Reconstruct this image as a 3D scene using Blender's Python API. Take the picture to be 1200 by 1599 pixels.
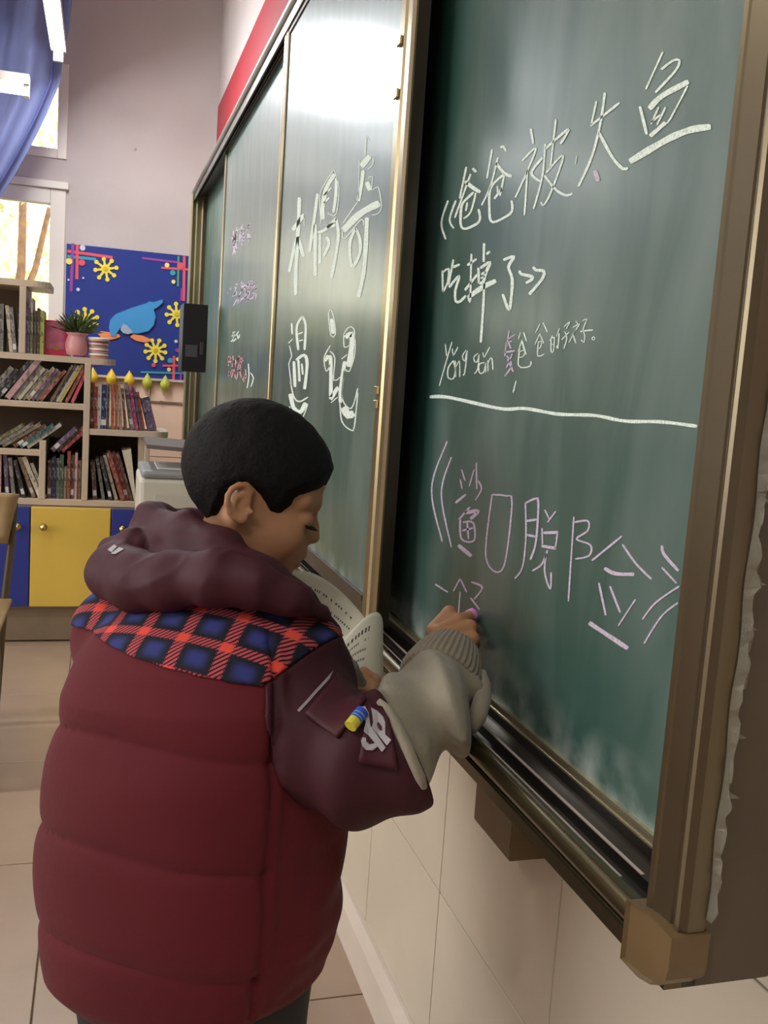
import bpy, bmesh, math, random
import numpy as np
from mathutils import Vector, Matrix
for o in list(bpy.data.objects): bpy.data.objects.remove(o)
SC = bpy.context.scene
COL = SC.collection
V = Vector
CZ = 1.10                                   # camera height over the floor (m)
# ------------------------------------------------------------------ camera
CR = V((0.95785596, -0.27934603, 0.06691608)); CU = V((-0.0277227, 0.14196722, 0.98948308)); CW = V((0.28590806, 0.94963735, -0.12823993))
FPX = 1494.95
cam_d = bpy.data.cameras.new('camera'); cam = bpy.data.objects.new('camera', cam_d); COL.objects.link(cam)
cam_d.sensor_fit = 'HORIZONTAL'; cam_d.sensor_width = 36; cam_d.lens = 36 * FPX / 1200; cam_d.clip_start = 0.02
cam.matrix_world = Matrix(((CR.x, CU.x, -CW.x, 0), (CR.y, CU.y, -CW.y, 0), (CR.z, CU.z, -CW.z, CZ), (0, 0, 0, 1)))
SC.camera = cam
SC.view_settings.view_transform = 'Standard'; SC.view_settings.look = 'None'
SC.view_settings.exposure = 0.08; SC.view_settings.gamma = 1; SC.view_settings.use_curve_mapping = False
# ------------------------------------------------------------------ world: bright overcast sky
w = bpy.data.worlds.new('World'); SC.world = w; w.use_nodes = True
w.node_tree.nodes['Background'].inputs[0].default_value = (1.0, 0.98, 0.9, 1)
w.node_tree.nodes['Background'].inputs[1].default_value = 5.0
# ------------------------------------------------------------------ lights of the room
def area(name, loc, rot, sx, sy, power, color):
    l = bpy.data.lights.new(name, 'AREA'); l.shape = 'RECTANGLE'; l.size = sx; l.size_y = sy; l.energy = power; l.color = color
    o = bpy.data.objects.new(name, l); COL.objects.link(o); o.location = loc; o.rotation_euler = rot
    return o
LAMPS = [(-1.6, 2.6, 2.72), (-3.8, 2.6, 2.72), (-.95, -0.35, 2.72), (-3.8, -0.6, 2.72)]      # classroom tube lights
for i, (lx, ly, lz) in enumerate(LAMPS):
    area('tube_light', (lx, ly, lz - .06), (0, 0, 0), 1.15, .10, [18, 10, 18, 7][i], (1.0, .95, .88))
area('window_daylight', (-5.3, 1.5, 1.8), (0, math.radians(-90), 0), 1.5, 4.0, 60, (.95, .98, 1.0))
area('far_window_daylight', (-.9, 4.9, 1.9), (math.radians(-90), 0, 0), 1.2, .9, 7, (1.0, .98, .92))

def D(px, py):                              # viewing direction surveyed from the photograph (pixel -> direction)
    return CW + CR * ((px - 600) / FPX) - CU * ((py - 799.5) / FPX)
def P(px, py, t=None, x=None, y=None, z=None):
    d = D(px, py)
    if x is not None: t = x / d.x
    elif y is not None: t = y / d.y
    elif z is not None: t = (z - CZ) / d.z
    return V((d.x * t, d.y * t, d.z * t + CZ))
# ------------------------------------------------------------------ materials
MATS = {}
def mat(name, col, rough=.6, metal=0, var=.0, vscale=8, bump=0, bscale=40, spec=.5, emis=None, trans=0, stretch=None, col2=None, vlo=.35, vhi=.65, sheen=0, sub=0):
    if name in MATS: return MATS[name]
    m = bpy.data.materials.new(name); m.use_nodes = True; nt = m.node_tree; b = nt.nodes['Principled BSDF']
    b.inputs['Base Color'].default_value = (*col, 1); b.inputs['Roughness'].default_value = rough; b.inputs['Metallic'].default_value = metal
    b.inputs['Specular IOR Level'].default_value = spec
    if sheen: b.inputs['Sheen Weight'].default_value = sheen
    if sub: b.inputs['Subsurface Weight'].default_value = sub; b.inputs['Subsurface Radius'].default_value = (.012, .005, .003)
    if trans: b.inputs['Transmission Weight'].default_value = trans; b.inputs['IOR'].default_value = 1.45
    if emis: b.inputs['Emission Color'].default_value = (*emis[0], 1); b.inputs['Emission Strength'].default_value = emis[1]
    tc = nt.nodes.new('ShaderNodeTexCoord'); mp = nt.nodes.new('ShaderNodeMapping'); nt.links.new(tc.outputs['Object'], mp.inputs[0])
    if stretch: mp.inputs['Scale'].default_value = stretch
    if var or col2:
        n = nt.nodes.new('ShaderNodeTexNoise'); n.inputs['Scale'].default_value = vscale; n.inputs['Detail'].default_value = 6
        nt.links.new(mp.outputs[0], n.inputs['Vector'])
        r = nt.nodes.new('ShaderNodeValToRGB'); r.color_ramp.elements[0].position = vlo; r.color_ramp.elements[1].position = vhi
        c2 = col2 or tuple(min(1, c * (1 + var)) for c in col); c1 = col if col2 else tuple(c * (1 - var) for c in col)
        r.color_ramp.elements[0].color = (*c1, 1); r.color_ramp.elements[1].color = (*c2, 1)
        nt.links.new(n.outputs['Fac'], r.inputs[0]); nt.links.new(r.outputs[0], b.inputs['Base Color'])
    if bump:
        n2 = nt.nodes.new('ShaderNodeTexNoise'); n2.inputs['Scale'].default_value = bscale; n2.inputs['Detail'].default_value = 5
        nt.links.new(mp.outputs[0], n2.inputs['Vector'])
        bn = nt.nodes.new('ShaderNodeBump'); bn.inputs['Strength'].default_value = bump; bn.inputs['Distance'].default_value = .004
        nt.links.new(n2.outputs['Fac'], bn.inputs['Height']); nt.links.new(bn.outputs[0], b.inputs['Normal'])
    MATS[name] = m; return m
def rgb(r, g, b):                           # sRGB 0-255 -> linear
    return tuple(((c / 255 + .055) / 1.055) ** 2.4 if c > 10 else c / 255 / 12.92 for c in (r, g, b))
# ------------------------------------------------------------------ object helpers
ORG = {}
def base_obj(name, data, parent, org):
    o = bpy.data.objects.new(name, data); COL.objects.link(o)
    if parent is not None: o.parent = parent; porg = ORG[parent.name]
    else: porg = V((0, 0, 0))
    if org is None: org = porg if parent is not None else V((0, 0, 0))
    org = V(org); ORG[o.name] = org; o.location = org - porg
    return o, org
def empty(name, loc, parent=None):
    o, _ = base_obj(name, None, parent, loc); o.empty_display_size = .1; return o
def tag(o, label=None, cat=None, group=None, kind=None):
    if label: o['label'] = label
    if cat: o['category'] = cat
    if group: o['group'] = group
    if kind: o['kind'] = kind
    return o
class MB:
    def __init__(s): s.v = []; s.f = []; s.uv = None
    def add(s, vs, fs):
        n = len(s.v); s.v += [tuple(p) for p in vs]; s.f += [tuple(i + n for i in f) for f in fs]; return s
    def box(s, a, b, bev=0):
        (x0, y0, z0), (x1, y1, z1) = [min(p, q) for p, q in zip(a, b)], [max(p, q) for p, q in zip(a, b)]
        e = min(bev, (x1 - x0) * .45, (y1 - y0) * .45, (z1 - z0) * .45)
        if e <= 0:
            return s.add([(x0, y0, z0), (x1, y0, z0), (x1, y1, z0), (x0, y1, z0), (x0, y0, z1), (x1, y0, z1), (x1, y1, z1), (x0, y1, z1)],
                  [(0, 3, 2, 1), (4, 5, 6, 7), (0, 1, 5, 4), (1, 2, 6, 5), (2, 3, 7, 6), (3, 0, 4, 7)])
        bm = bmesh.new(); bmesh.ops.create_cube(bm, size=1)
        for v in bm.verts: v.co = V(((x0 + x1) / 2 + v.co.x * (x1 - x0), (y0 + y1) / 2 + v.co.y * (y1 - y0), (z0 + z1) / 2 + v.co.z * (z1 - z0)))
        bmesh.ops.bevel(bm, geom=bm.edges[:], offset=e, segments=2, affect='EDGES', profile=.5)
        bm.verts.ensure_lookup_table(); s.add([v.co for v in bm.verts], [[v.index for v in f.verts] for f in bm.faces]); bm.free(); return s
    def obox(s, c, ax, ay, az, hx, hy, hz):  # oriented box
        c = V(c); pts = [c + ax * hx * i + ay * hy * j + az * hz * k for k in (-1, 1) for j in (-1, 1) for i in (-1, 1)]
        return s.add(pts, [(0, 2, 3, 1), (4, 5, 7, 6), (0, 1, 5, 4), (1, 3, 7, 5), (3, 2, 6, 7), (2, 0, 4, 6)])
    def prism(s, poly, off):                 # polygon (3D points) extruded by vector off
        n = len(poly); off = V(off); a = [V(p) for p in poly]; b = [p + off for p in a]
        return s.add(a + b, [tuple(range(n))[::-1], tuple(range(n, 2 * n))] + [(i, (i + 1) % n, (i + 1) % n + n, i + n) for i in range(n)])
    def tube(s, pts, r, seg=10, cap=True):
        pts = [V(p) for p in pts]; n = len(pts); rr = r if isinstance(r, (list, tuple)) else [r] * n
        t0 = (pts[1] - pts[0]).normalized(); up = V((0, 0, 1)) if abs(t0.z) < .9 else V((1, 0, 0)); a = t0.cross(up).normalized(); vs = []
        for i, p in enumerate(pts):
            t = (pts[min(i + 1, n - 1)] - pts[max(i - 1, 0)]).normalized(); a = (a - t * a.dot(t)).normalized(); b = t.cross(a)
            vs += [p + (a * math.cos(2 * math.pi * k / seg) + b * math.sin(2 * math.pi * k / seg)) * rr[i] for k in range(seg)]
        fs = [(i * seg + k, i * seg + (k + 1) % seg, (i + 1) * seg + (k + 1) % seg, (i + 1) * seg + k) for i in range(n - 1) for k in range(seg)]
        if cap: fs += [tuple(range(seg))[::-1], tuple(range((n - 1) * seg, n * seg))]
        return s.add(vs, fs)
    def lathe(s, c, prof, seg=20, ax=V((0, 0, 1))):   # prof: (radius, height)
        ax = V(ax).normalized(); a = ax.orthogonal().normalized(); b = ax.cross(a); c = V(c); vs = []
        for r, h in prof: vs += [c + ax * h + (a * math.cos(2 * math.pi * k / seg) + b * math.sin(2 * math.pi * k / seg)) * r for k in range(seg)]
        n = len(prof); fs = [(i * seg + k, i * seg + (k + 1) % seg, (i + 1) * seg + (k + 1) % seg, (i + 1) * seg + k) for i in range(n - 1) for k in range(seg)]
        fs += [tuple(range(seg))[::-1], tuple(range((n - 1) * seg, n * seg))]
        return s.add(vs, fs)
    def grid(s, G):                          # G: list of rows of points
        n, m = len(G), len(G[0]); return s.add([p for r in G for p in r], [(i * m + j, i * m + j + 1, (i + 1) * m + j + 1, (i + 1) * m + j) for i in range(n - 1) for j in range(m - 1)])
    def build(s, name, m, parent=None, org=None, smooth=False, label=None, cat=None, group=None, kind=None, thick=0):
        me = bpy.data.meshes.new(name)
        o, og = base_obj(name, me, parent, org)
        me.from_pydata([(p[0] - og.x, p[1] - og.y, p[2] - og.z) for p in s.v], [], s.f); me.update()
        bm = bmesh.new(); bm.from_mesh(me); bmesh.ops.recalc_face_normals(bm, faces=bm.faces[:]); bm.to_mesh(me); bm.free()
        me.materials.append(m)
        if smooth:
            for p in me.polygons: p.use_smooth = True
        if thick: md = o.modifiers.new('solid', 'SOLIDIFY'); md.thickness = thick; md.offset = 0
        return tag(o, label, cat, group, kind)
def extr(prof, ax, a, b, mb=None):           # closed profile extruded along y ('y': prof = (x,z)) or z ('z': prof = (x,y)) or x (prof=(y,z))
    mb = mb or MB()
    if ax == 'y': return mb.prism([(p[0], a, p[1]) for p in prof], (0, b - a, 0))
    if ax == 'z': return mb.prism([(p[0], p[1], a) for p in prof], (0, 0, b - a))
    return mb.prism([(a, p[0], p[1]) for p in prof], (b - a, 0, 0))
def autosmooth(o, ang=35):
    for p in o.data.polygons: p.use_smooth = True
    o.data.set_sharp_from_angle(angle=math.radians(ang)); return o
# ------------------------------------------------------------------ signed-distance meshing (surface nets) for bodies and cloth
def surface_nets(F, lo, h):
    S = F < 0; nx, ny, nz = F.shape
    acc = np.zeros((nx - 1, ny - 1, nz - 1, 3), np.float32); cnt = np.zeros((nx - 1, ny - 1, nz - 1), np.float32)
    cor = [(i, j, k) for i in (0, 1) for j in (0, 1) for k in (0, 1)]
    def sub(A, c): return A[c[0]:nx - 1 + c[0], c[1]:ny - 1 + c[1], c[2]:nz - 1 + c[2]]
    for a in cor:
        for ax in range(3):
            if a[ax]: continue
            b = list(a); b[ax] = 1
            fa, fb = sub(F, a), sub(F, b); x = (sub(S, a) != sub(S, b)); I = np.nonzero(x)
            t = fa[I] / (fa[I] - fb[I]); p = np.repeat(np.array(a, np.float32)[None], len(t), 0); p[:, ax] += t
            acc[I] += p; cnt[I] += 1
    I = np.nonzero(cnt > 0); idx = -np.ones(cnt.shape, np.int64); idx[I] = np.arange(len(I[0]))
    vs = (acc[I] / cnt[I][:, None] + np.stack(I, 1)) * h + np.array(lo)
    fs = []
    for ax in range(3):
        u, v = (ax + 1) % 3, (ax + 2) % 3
        sl = [slice(1, -1)] * 3; sl[ax] = slice(0, -1); A = S[tuple(sl)]; sl[ax] = slice(1, None); B = S[tuple(sl)]
        for flip, M in ((0, A & ~B), (1, ~A & B)):
            J = np.stack(np.nonzero(M), 1)
            if not len(J): continue
            o = np.ones(3, int); o[ax] = 0; J = J + o
            def g(du, dv):
                K = J.copy(); K[:, u] -= du; K[:, v] -= dv; return idx[K[:, 0], K[:, 1], K[:, 2]]
            q = np.stack([g(1, 1), g(0, 1), g(0, 0), g(1, 0)], 1)
            fs.append(q[:, ::-1] if flip else q)
    return vs, np.concatenate(fs)
def sdf_mesh(fn, lo, hi, h):
    lo = np.array(lo, float); n = np.ceil((np.array(hi) - lo) / h).astype(int) + 1
    X, Y, Z = np.meshgrid(*[lo[i] + h * np.arange(n[i]) for i in range(3)], indexing='ij')
    F = fn(np.stack([X, Y, Z], -1).astype(np.float32))
    for ax in range(3):
        sl = [slice(None)] * 3
        for e in (0, -1): sl[ax] = e; F[tuple(sl)] = np.maximum(F[tuple(sl)], h)
    return surface_nets(F.astype(np.float32), lo, h)
def np_obj(name, vs, fs, m, parent=None, org=None, smooth=True):
    me = bpy.data.meshes.new(name); o, og = base_obj(name, me, parent, org)
    me.from_pydata((vs - np.array(og)).tolist(), [], fs.tolist()); me.update(); me.materials.append(m)
    if smooth: me.polygons.foreach_set('use_smooth', [True] * len(me.polygons))
    return o
def A3(p): return np.array(p, np.float32)
def sphere(p, c, r): return np.linalg.norm(p - A3(c), axis=-1) - r
def ellip(p, c, r, M=None):                  # M rows = local axes
    q = p - A3(c)
    if M is not None: q = q @ np.array(M, np.float32).T
    r = A3(r); k0 = np.linalg.norm(q / r, axis=-1); k1 = np.linalg.norm(q / (r * r), axis=-1) + 1e-9
    return k0 * (k0 - 1) / k1
def cone(p, a, b, ra, rb):                   # tapered capsule
    a, b = A3(a), A3(b); ba = b - a; t = np.clip(((p - a) @ ba) / float(ba @ ba), 0, 1)
    return np.linalg.norm(p - a - t[..., None] * ba, axis=-1) - (ra + (rb - ra) * t)
def smin(a, b, k): h = np.clip(.5 + .5 * (b - a) / k, 0, 1); return b + (a - b) * h - k * h * (1 - h)
def smax(a, b, k): return -smin(-a, -b, k)
def chain(p, pts, k=.004):
    d = None
    for (a, ra), (b, rb) in zip(pts[:-1], pts[1:]):
        c = cone(p, a, b, ra, rb); d = c if d is None else smin(d, c, k)
    return d
def vnoise(p, s, seed=0):                    # cheap smooth noise -1..1
    rs = np.random.RandomState(seed); out = 0
    for i in range(5):
        k = rs.normal(size=3); k = k / np.linalg.norm(k) * s * (.7 + .7 * rs.rand()); ph = rs.rand() * 6.28
        k2 = rs.normal(size=3); k2 = k2 / np.linalg.norm(k2) * s * .6
        out = out + np.sin(p @ A3(k) + ph + 1.3 * np.sin(p @ A3(k2) + ph * 2))
    return out / 5
# ================================================================== THE SETTING
XW, YF, XL, YB, ZC = .51, 5.0, -5.4, -3.0, 3.2
m_wall = mat('wall_paint', rgb(192, 180, 177), .85, var=.05, vscale=3, bump=.15, bscale=60)
m_tile = mat('glazed_wall_tile', rgb(208, 197, 178), .22, var=.04, vscale=5)
m_ftile = mat('floor_tile', rgb(166, 143, 122), .35, var=.06, vscale=6, bump=.05)
m_grout = mat('grout', rgb(120, 106, 94), .9)
m_peach = mat('peach_wall_tile', rgb(238, 205, 182), .35, var=.04, vscale=5)
m_white = mat('white_frame_paint', rgb(225, 215, 205), .45)
MB().box((XL, YB, -.05), (XW + .2, YF + .2, -.004)).build('floor', m_grout, kind='structure')
FL = bpy.data.objects['floor']
def pieces(name, boxes, m, parent, bev=.0015):
    cache = {}
    for (a, b) in boxes:
        c = V([(p + q) / 2 for p, q in zip(a, b)]); s = tuple(round(abs(q - p), 3) for p, q in zip(a, b))
        if s not in cache:
            o = MB().box([-k / 2 for k in s], [k / 2 for k in s], bev).build(name, m, parent, org=None)
            cache[s] = o.data
        else:
            o, _ = base_obj(name, cache[s], parent, None)
        o.location = c - ORG[parent.name]
fb = []
for i in range(-3, 1):
    for j in range(-2, 5):
        x0 = -.085 + .585 * i; y0 = 1.55 + .585 * j
        fb.append(((x0 + .0015, y0 + .0015, -.006), (min(x0 + .5835, XW), y0 + .5835, 0)))
fb += [((.5015, 1.55 + .585 * j + .0015, -.006), (XW + .0, 1.55 + .585 * j + .5835, 0)) for j in range(-2, 5)]
pieces('floor_tile', fb, m_ftile, FL)
# rest of the floor further off stays one surface
MB().box((XL, YB, -.006), (-1.85, YF, 0)).build('floor_far_side', m_ftile, FL, kind='stuff')
MB().box((-1.84, YB, -.006), (XW, .37, 0)).build('floor_near_side', m_ftile, FL, kind='stuff')
MB().box((-1.84, 4.48, -.006), (XW, YF, 0)).build('floor_under_shelf', m_ftile, FL, kind='stuff')
MB().box((XW, YB, 0), (XW + .15, YF + .15, ZC)).build('wall_right', m_wall, kind='structure')
WR = bpy.data.objects['wall_right']
tb = []
zr = [.10, .36, .66, .96]
for j in range(-3, 12):
    y0 = 1.255 + .36 * j
    for k in range(3):
        tb.append(((XW - .006, y0 + .001, zr[k] + .001), (XW, min(y0 + .359, YF), zr[k + 1] - .001)))
pieces('wall_tile', tb, m_tile, WR)
sk = MB(); extr([(XW, 0), (XW - .022, 0), (XW - .022, .075), (XW - .012, .098), (XW, .10)], 'y', .2, YF, sk)
sk.build('baseboard_right', mat('skirting_stone', rgb(216, 203, 190), .3, var=.04), kind='structure')
# far wall with two window openings
wz0, wz1 = P(97, 560, y=YF).z, P(97, 297, y=YF).z
uz0, uz1 = P(97, 249, y=YF).z, P(103, 100, y=YF).z
wx1 = P(101, 400, y=YF).x; wx0 = wx1 - 1.5
wf = MB(); T = .18
for a, b in (((XL, 0), (wx0, ZC)), ((wx1, 0), (XW + .15, ZC)), ((wx0, 0), (wx1, wz0)), ((wx0, wz1), (wx1, uz0)), ((wx0, uz1), (wx1, ZC))):
    wf.box((a[0], YF, a[1]), (b[0], YF + T, b[1]))
wf.build('wall_far', m_wall, kind='structure'); WF = bpy.data.objects['wall_far']
pt = P(260, 628, y=YF).z; tb = []
for i in range(-4, 3):
    x0 = .235 + .36 * (i - 0)
    for k in range(4):
        z0 = pt - .28 * (k + 1)
        tb.append(((x0 - .36 + .002, YF - .006, max(z0, .05) + .002), (min(x0 - .002, XW - .007), YF, z0 + .278)))
    tb.append(((x0 - .36 + .002, YF - .006, pt + .002), (min(x0 - .002, XW - .007), YF, P(290, 593, y=YF).z + .01)))
pieces('wall_tile', tb, m_peach, WF)
MB().box((XL - .15, YB, 0), (XL, 0.2, ZC)).box((XL - .15, 3.4, 0), (XL, YF + .15, ZC)).box((XL - .15, .2, 0), (XL, 3.4, .9)).box((XL - .15, .2, 2.6), (XL, 3.4, ZC)).build('wall_left', m_wall, kind='structure')
MB().box((XL - .15, YB - .15, 0), (XW + .15, YB, ZC)).build('wall_back', m_wall, kind='structure')
MB().box((XL - .15, YB - .15, ZC), (XW + .15, YF + .2, ZC + .1)).build('ceiling', mat('ceiling_paint', rgb(210, 205, 205), .9), kind='structure')
m_glass = mat('window_glass', (1, 1, 1), .02, trans=1, spec=.3)
for n, (z0, z1) in enumerate(((wz0, wz1), (uz0, uz1))):
    y0, y1 = YF - .012, YF + .05; fw = .07 if n == 0 else .045
    f = MB().box((wx0, y0, z0), (wx0 + fw, y1, z1), .004).box((wx1 - fw, y0, z0), (wx1, y1, z1), .004).box((wx0 + fw, y0, z0), (wx1 - fw, y1, z0 + fw), .004).box((wx0 + fw, y0, z1 - fw), (wx1 - fw, y1, z1), .004)
    o = f.build('window_%d' % (n + 1), m_white, kind='structure')
    for k in range(2):
        a = wx0 + fw + (wx1 - wx0 - 2 * fw) * k / 2; b = a + (wx1 - wx0 - 2 * fw) / 2
        MB().box((a, YF + .02, z0 + fw), (b, YF + .026, z1 - fw)).build('pane', m_glass, o)
    xm = (wx0 + wx1) / 2
    MB().box((xm - .025, YF, z0 + fw), (xm + .025, YF + .045, z1 - fw), .003).build('mullion', m_white, o)
MB().box((wx0 - .04, YF - .03, wz1), (wx1 + .012, YF + .01, wz1 + .035), .004).build('trim_1', m_white, kind='structure')
# outside: yard ground, tree with foliage, hedge
MB().box((-30, 5.4, -.1), (12, 30, -.02)).build('yard_ground', mat('yard', rgb(150, 150, 120), .9, var=.2), label='pale yard ground outside beyond the far window', cat='ground')
random.seed(5)
m_bark = mat('bark', rgb(120, 92, 66), .9, var=.25, vscale=20, bump=.4)
def leaves(mb, c, r, n, s):
    for _ in range(n):
        d = V([random.gauss(0, 1) for _ in range(3)]).normalized() * (random.random() ** .5)
        p = V(c) + V((d.x * r[0], d.y * r[1], d.z * r[2])); a = V([random.gauss(0, 1) for _ in range(3)]).normalized(); b = a.orthogonal().normalized()
        k = s * random.uniform(.6, 1.3); n_ = a.cross(b) * k * .25
        mb.add([p - a * k, p - b * k * .4 + n_, p + a * k, p + b * k * .4 + n_], [(0, 1, 2, 3)])
def tree(px, y, label, lab2, tint, topz=2.6):
    t = empty('tree', (P(px, 400, y=y).x, y, 0)); tag(t, label, 'tree', None)
    x = t.location.x
    q = MB().tube([(x - .05, y, 0), (x - .02, y, .8), (x, y, 1.35), (x + .04, y, 1.75), (x + .05, y, 3.2)], [.06, .05, .04, .03, .02])
    q.tube([(x, y, 1.4), (x + .13, y, 1.75), (x + .2, y, 2.1), (x + .3, y, 2.6)], [.025, .022, .018, .012], 8)
    q.tube([(x, y, 1.3), (x - .15, y + .1, 1.7), (x - .35, y, 2.4)], [.04, .03, .015], 8)
    q.build('trunk', m_bark, t, smooth=True)
    l = MB(); leaves(l, (x, y + .2, 2.9), (1.3, .9, .9), 420, .07); leaves(l, (x + .2, y + .4, 1.9), (1.0, .4, .6), 160, .06)
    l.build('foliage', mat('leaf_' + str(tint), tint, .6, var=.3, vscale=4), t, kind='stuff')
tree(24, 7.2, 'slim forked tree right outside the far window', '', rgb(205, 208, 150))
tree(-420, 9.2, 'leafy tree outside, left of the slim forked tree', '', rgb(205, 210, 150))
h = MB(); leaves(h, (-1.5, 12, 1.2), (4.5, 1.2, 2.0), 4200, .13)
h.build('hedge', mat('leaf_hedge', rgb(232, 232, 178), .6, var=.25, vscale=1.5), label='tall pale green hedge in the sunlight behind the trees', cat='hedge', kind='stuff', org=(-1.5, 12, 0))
# red banner strip on the wall above the chalkboard
bz1 = P(413, 0, x=XW - .01).z
MB().box((XW - .007, .8, bz1 - .26), (XW - .0012, 4.93, bz1)).build('banner', mat('banner_red', rgb(156, 40, 50), .55, var=.1, vscale=2), label='long red banner strip on the wall above the chalkboard', cat='banner', org=(XW - .003, 2.8, bz1 - .26))
o = bpy.data.objects['banner']

# ================================================================== CHALKBOARD
XF, XP1, XP2, XR = .37, .387, .406, .44
ZB, ZT = CZ - .385, CZ + .842
YR, YL = .499, 4.66
def metal(name, col, rough, dust=0.0):
    m = mat(name, col, rough, metal=.85, bump=.06, bscale=12, stretch=(6, .4, .4), col2=tuple(c * (1 - dust) + .32 * dust for c in col), vscale=5, vlo=.45, vhi=.75)
    return m
m_gold = metal('champagne_aluminium', (.34, .27, .15), .30, .12)
m_dark = metal('bronze_aluminium', (.075, .06, .045), .36, .25)
m_dusty = metal('dusty_rail', (.12, .10, .085), .42, .55)
m_bright = metal('bright_lip', (.62, .55, .36), .22)
m_cap = mat('corner_cap_plastic', rgb(104, 84, 54), .4, var=.12, vscale=12)
def board_mat():
    m = bpy.data.materials.new('green_chalkboard'); m.use_nodes = True; nt = m.node_tree; N = nt.nodes; L = nt.links; b = N['Principled BSDF']
    tc = N.new('ShaderNodeTexCoord'); mp = N.new('ShaderNodeMapping'); mp.inputs['Scale'].default_value = (1, 3.2, .9); L.new(tc.outputs['Object'], mp.inputs[0])
    n = N.new('ShaderNodeTexNoise'); n.inputs['Scale'].default_value = 3.0; n.inputs['Detail'].default_value = 8; n.inputs['Distortion'].default_value = .8; L.new(mp.outputs[0], n.inputs[0])
    r = N.new('ShaderNodeMapRange'); r.inputs[1].default_value = .42; r.inputs[2].default_value = .82; r.inputs[4].default_value = .34; L.new(n.outputs['Fac'], r.inputs[0])
    mx = N.new('ShaderNodeMix'); mx.data_type = 'RGBA'; mx.inputs[6].default_value = (*rgb(37, 77, 67), 1); mx.inputs[7].default_value = (*rgb(150, 165, 160), 1)
    L.new(r.outputs[0], mx.inputs[0])
    # chalk dust gathered along the bottom edge
    sp = N.new('ShaderNodeSeparateXYZ'); L.new(tc.outputs['Object'], sp.inputs[0])
    r2 = N.new('ShaderNodeMapRange'); r2.inputs[1].default_value = .06; r2.inputs[2].default_value = .005; r2.inputs[4].default_value = 1; L.new(sp.outputs[2], r2.inputs[0])
    n3 = N.new('ShaderNodeTexNoise'); n3.inputs['Scale'].default_value = 22; n3.inputs['Detail'].default_value = 7; L.new(tc.outputs['Object'], n3.inputs[0])
    r3 = N.new('ShaderNodeMapRange'); r3.inputs[1].default_value = .4; r3.inputs[2].default_value = .8; L.new(n3.outputs['Fac'], r3.inputs[0])
    mu = N.new('ShaderNodeMath'); mu.operation = 'MULTIPLY'; L.new(r2.outputs[0], mu.inputs[0]); L.new(r3.outputs[0], mu.inputs[1])
    mx2 = N.new('ShaderNodeMix'); mx2.data_type = 'RGBA'; mx2.inputs[7].default_value = (*rgb(175, 185, 180), 1); L.new(mu.outputs[0], mx2.inputs[0]); L.new(mx.outputs[2], mx2.inputs[6])
    L.new(mx2.outputs[2], b.inputs['Base Color'])
    n2 = N.new('ShaderNodeTexNoise'); n2.inputs['Scale'].default_value = 3; n2.inputs['Detail'].default_value = 6; L.new(mp.outputs[0], n2.inputs[0])
    rr = N.new('ShaderNodeMapRange'); rr.inputs[3].default_value = .42; rr.inputs[4].default_value = .60; L.new(n2.outputs['Fac'], rr.inputs[0]); L.new(rr.outputs[0], b.inputs['Roughness'])
    b.inputs['Specular IOR Level'].default_value = .8; b.inputs['Coat Weight'].default_value = .7; b.inputs['Coat Roughness'].default_value = .23
    return m
m_board = board_mat()
CB = empty('chalkboard', (XR, 2.5, ZB)); tag(CB, 'long green sliding chalkboard with champagne metal frame along the right wall', 'chalkboard')
# back box and end face
MB().box((XR + .012, YR + .03, ZB + .01), (XW - .002, YL - .01, ZT - .01)).build('back_box', m_dark, CB)
extr([(.3895, YR + .004), (XW - .001, YR + .004), (XW - .001, YR + .02), (.3895, YR + .02)], 'z', ZB + .005, ZT, MB()).build('end_panel', mat('end_panel_brown', rgb(88, 76, 60), .5, var=.1, vscale=6), CB)
# rear fixed panels
for a, b in ((.53, 2.0), (3.3, 4.60)):
    o = MB().box((XR, a, CZ - .349), (XR + .01, b, CZ + .82)).build('rear_panel', m_board, CB, org=(XR, a, CZ - .349))
    if a < 1: REAR = o
    MB().box((XR - .004, a, CZ - .353), (XR, b, CZ - .343)).build('bottom_lip', m_bright, o)
# sliding panels: face x, y0, y1, z0, z1
def sliding(xf, y0, y1, z0, z1, sr, sl):
    o = MB().box((xf + .001, y0 + sr, z0 + .026), (xf + .012, y1 - sl, z1 - .02)).build('sliding_panel', m_board, CB, org=(xf, y0, z0))
    f = MB()
    st = lambda a, b: [(xf - .002, a), (xf - .002, b), (xf + .016, b), (xf + .016, a)]
    for a, b in ((y0, y0 + sr), (y1 - sl, y1)):
        w_ = b - a
        extr([(xf + .016, a), (xf - .002, a), (xf - .004, a + .15 * w_), (xf - .004, a + .4 * w_), (xf, a + .47 * w_), (xf, a + .53 * w_), (xf - .004, a + .6 * w_), (xf - .004, a + .9 * w_), (xf - .001, b), (xf + .016, b)], 'z', z0, z1, MB()).build('stile', m_gold, o)

    MB().box((xf + .0005, y0 - .0012, z0), (xf + .0175, y0 - .0002, z1)).build('stile_edge', m_dark, o)
    MB().box((xf - .003, y0 + sr, z0), (xf + .014, y1 - sl, z0 + .026), .002).box((xf - .004, y0 + sr, z0 + .022), (xf, y1 - sl, z0 + .03)).build('bottom_rail', m_dusty, o)
    MB().box((xf - .003, y0 + sr, z1 - .02), (xf + .014, y1 - sl, z1), .002).build('top_rail', m_dusty, o)
    return o
PAN1 = sliding(XP1, 1.285, 2.33, CZ - .341, CZ + .80, .075, .055)
PAN2 = sliding(XP2, 2.30, 3.62, CZ - .345, CZ + .82, .05, .04)
MB().box((XP2 - .012, 2.345, CZ - .02), (XP2 - .004, 2.375, CZ + .03), .002).build('handle', m_dark, PAN2)
for z in (.47, .40, -.01, -.03):
    MB().box((XP1 - .008, 1.335, CZ + z), (XP1 - .0042, 1.352, CZ + z + .012), .001).build('screw_plate', m_bright, PAN1)
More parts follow.
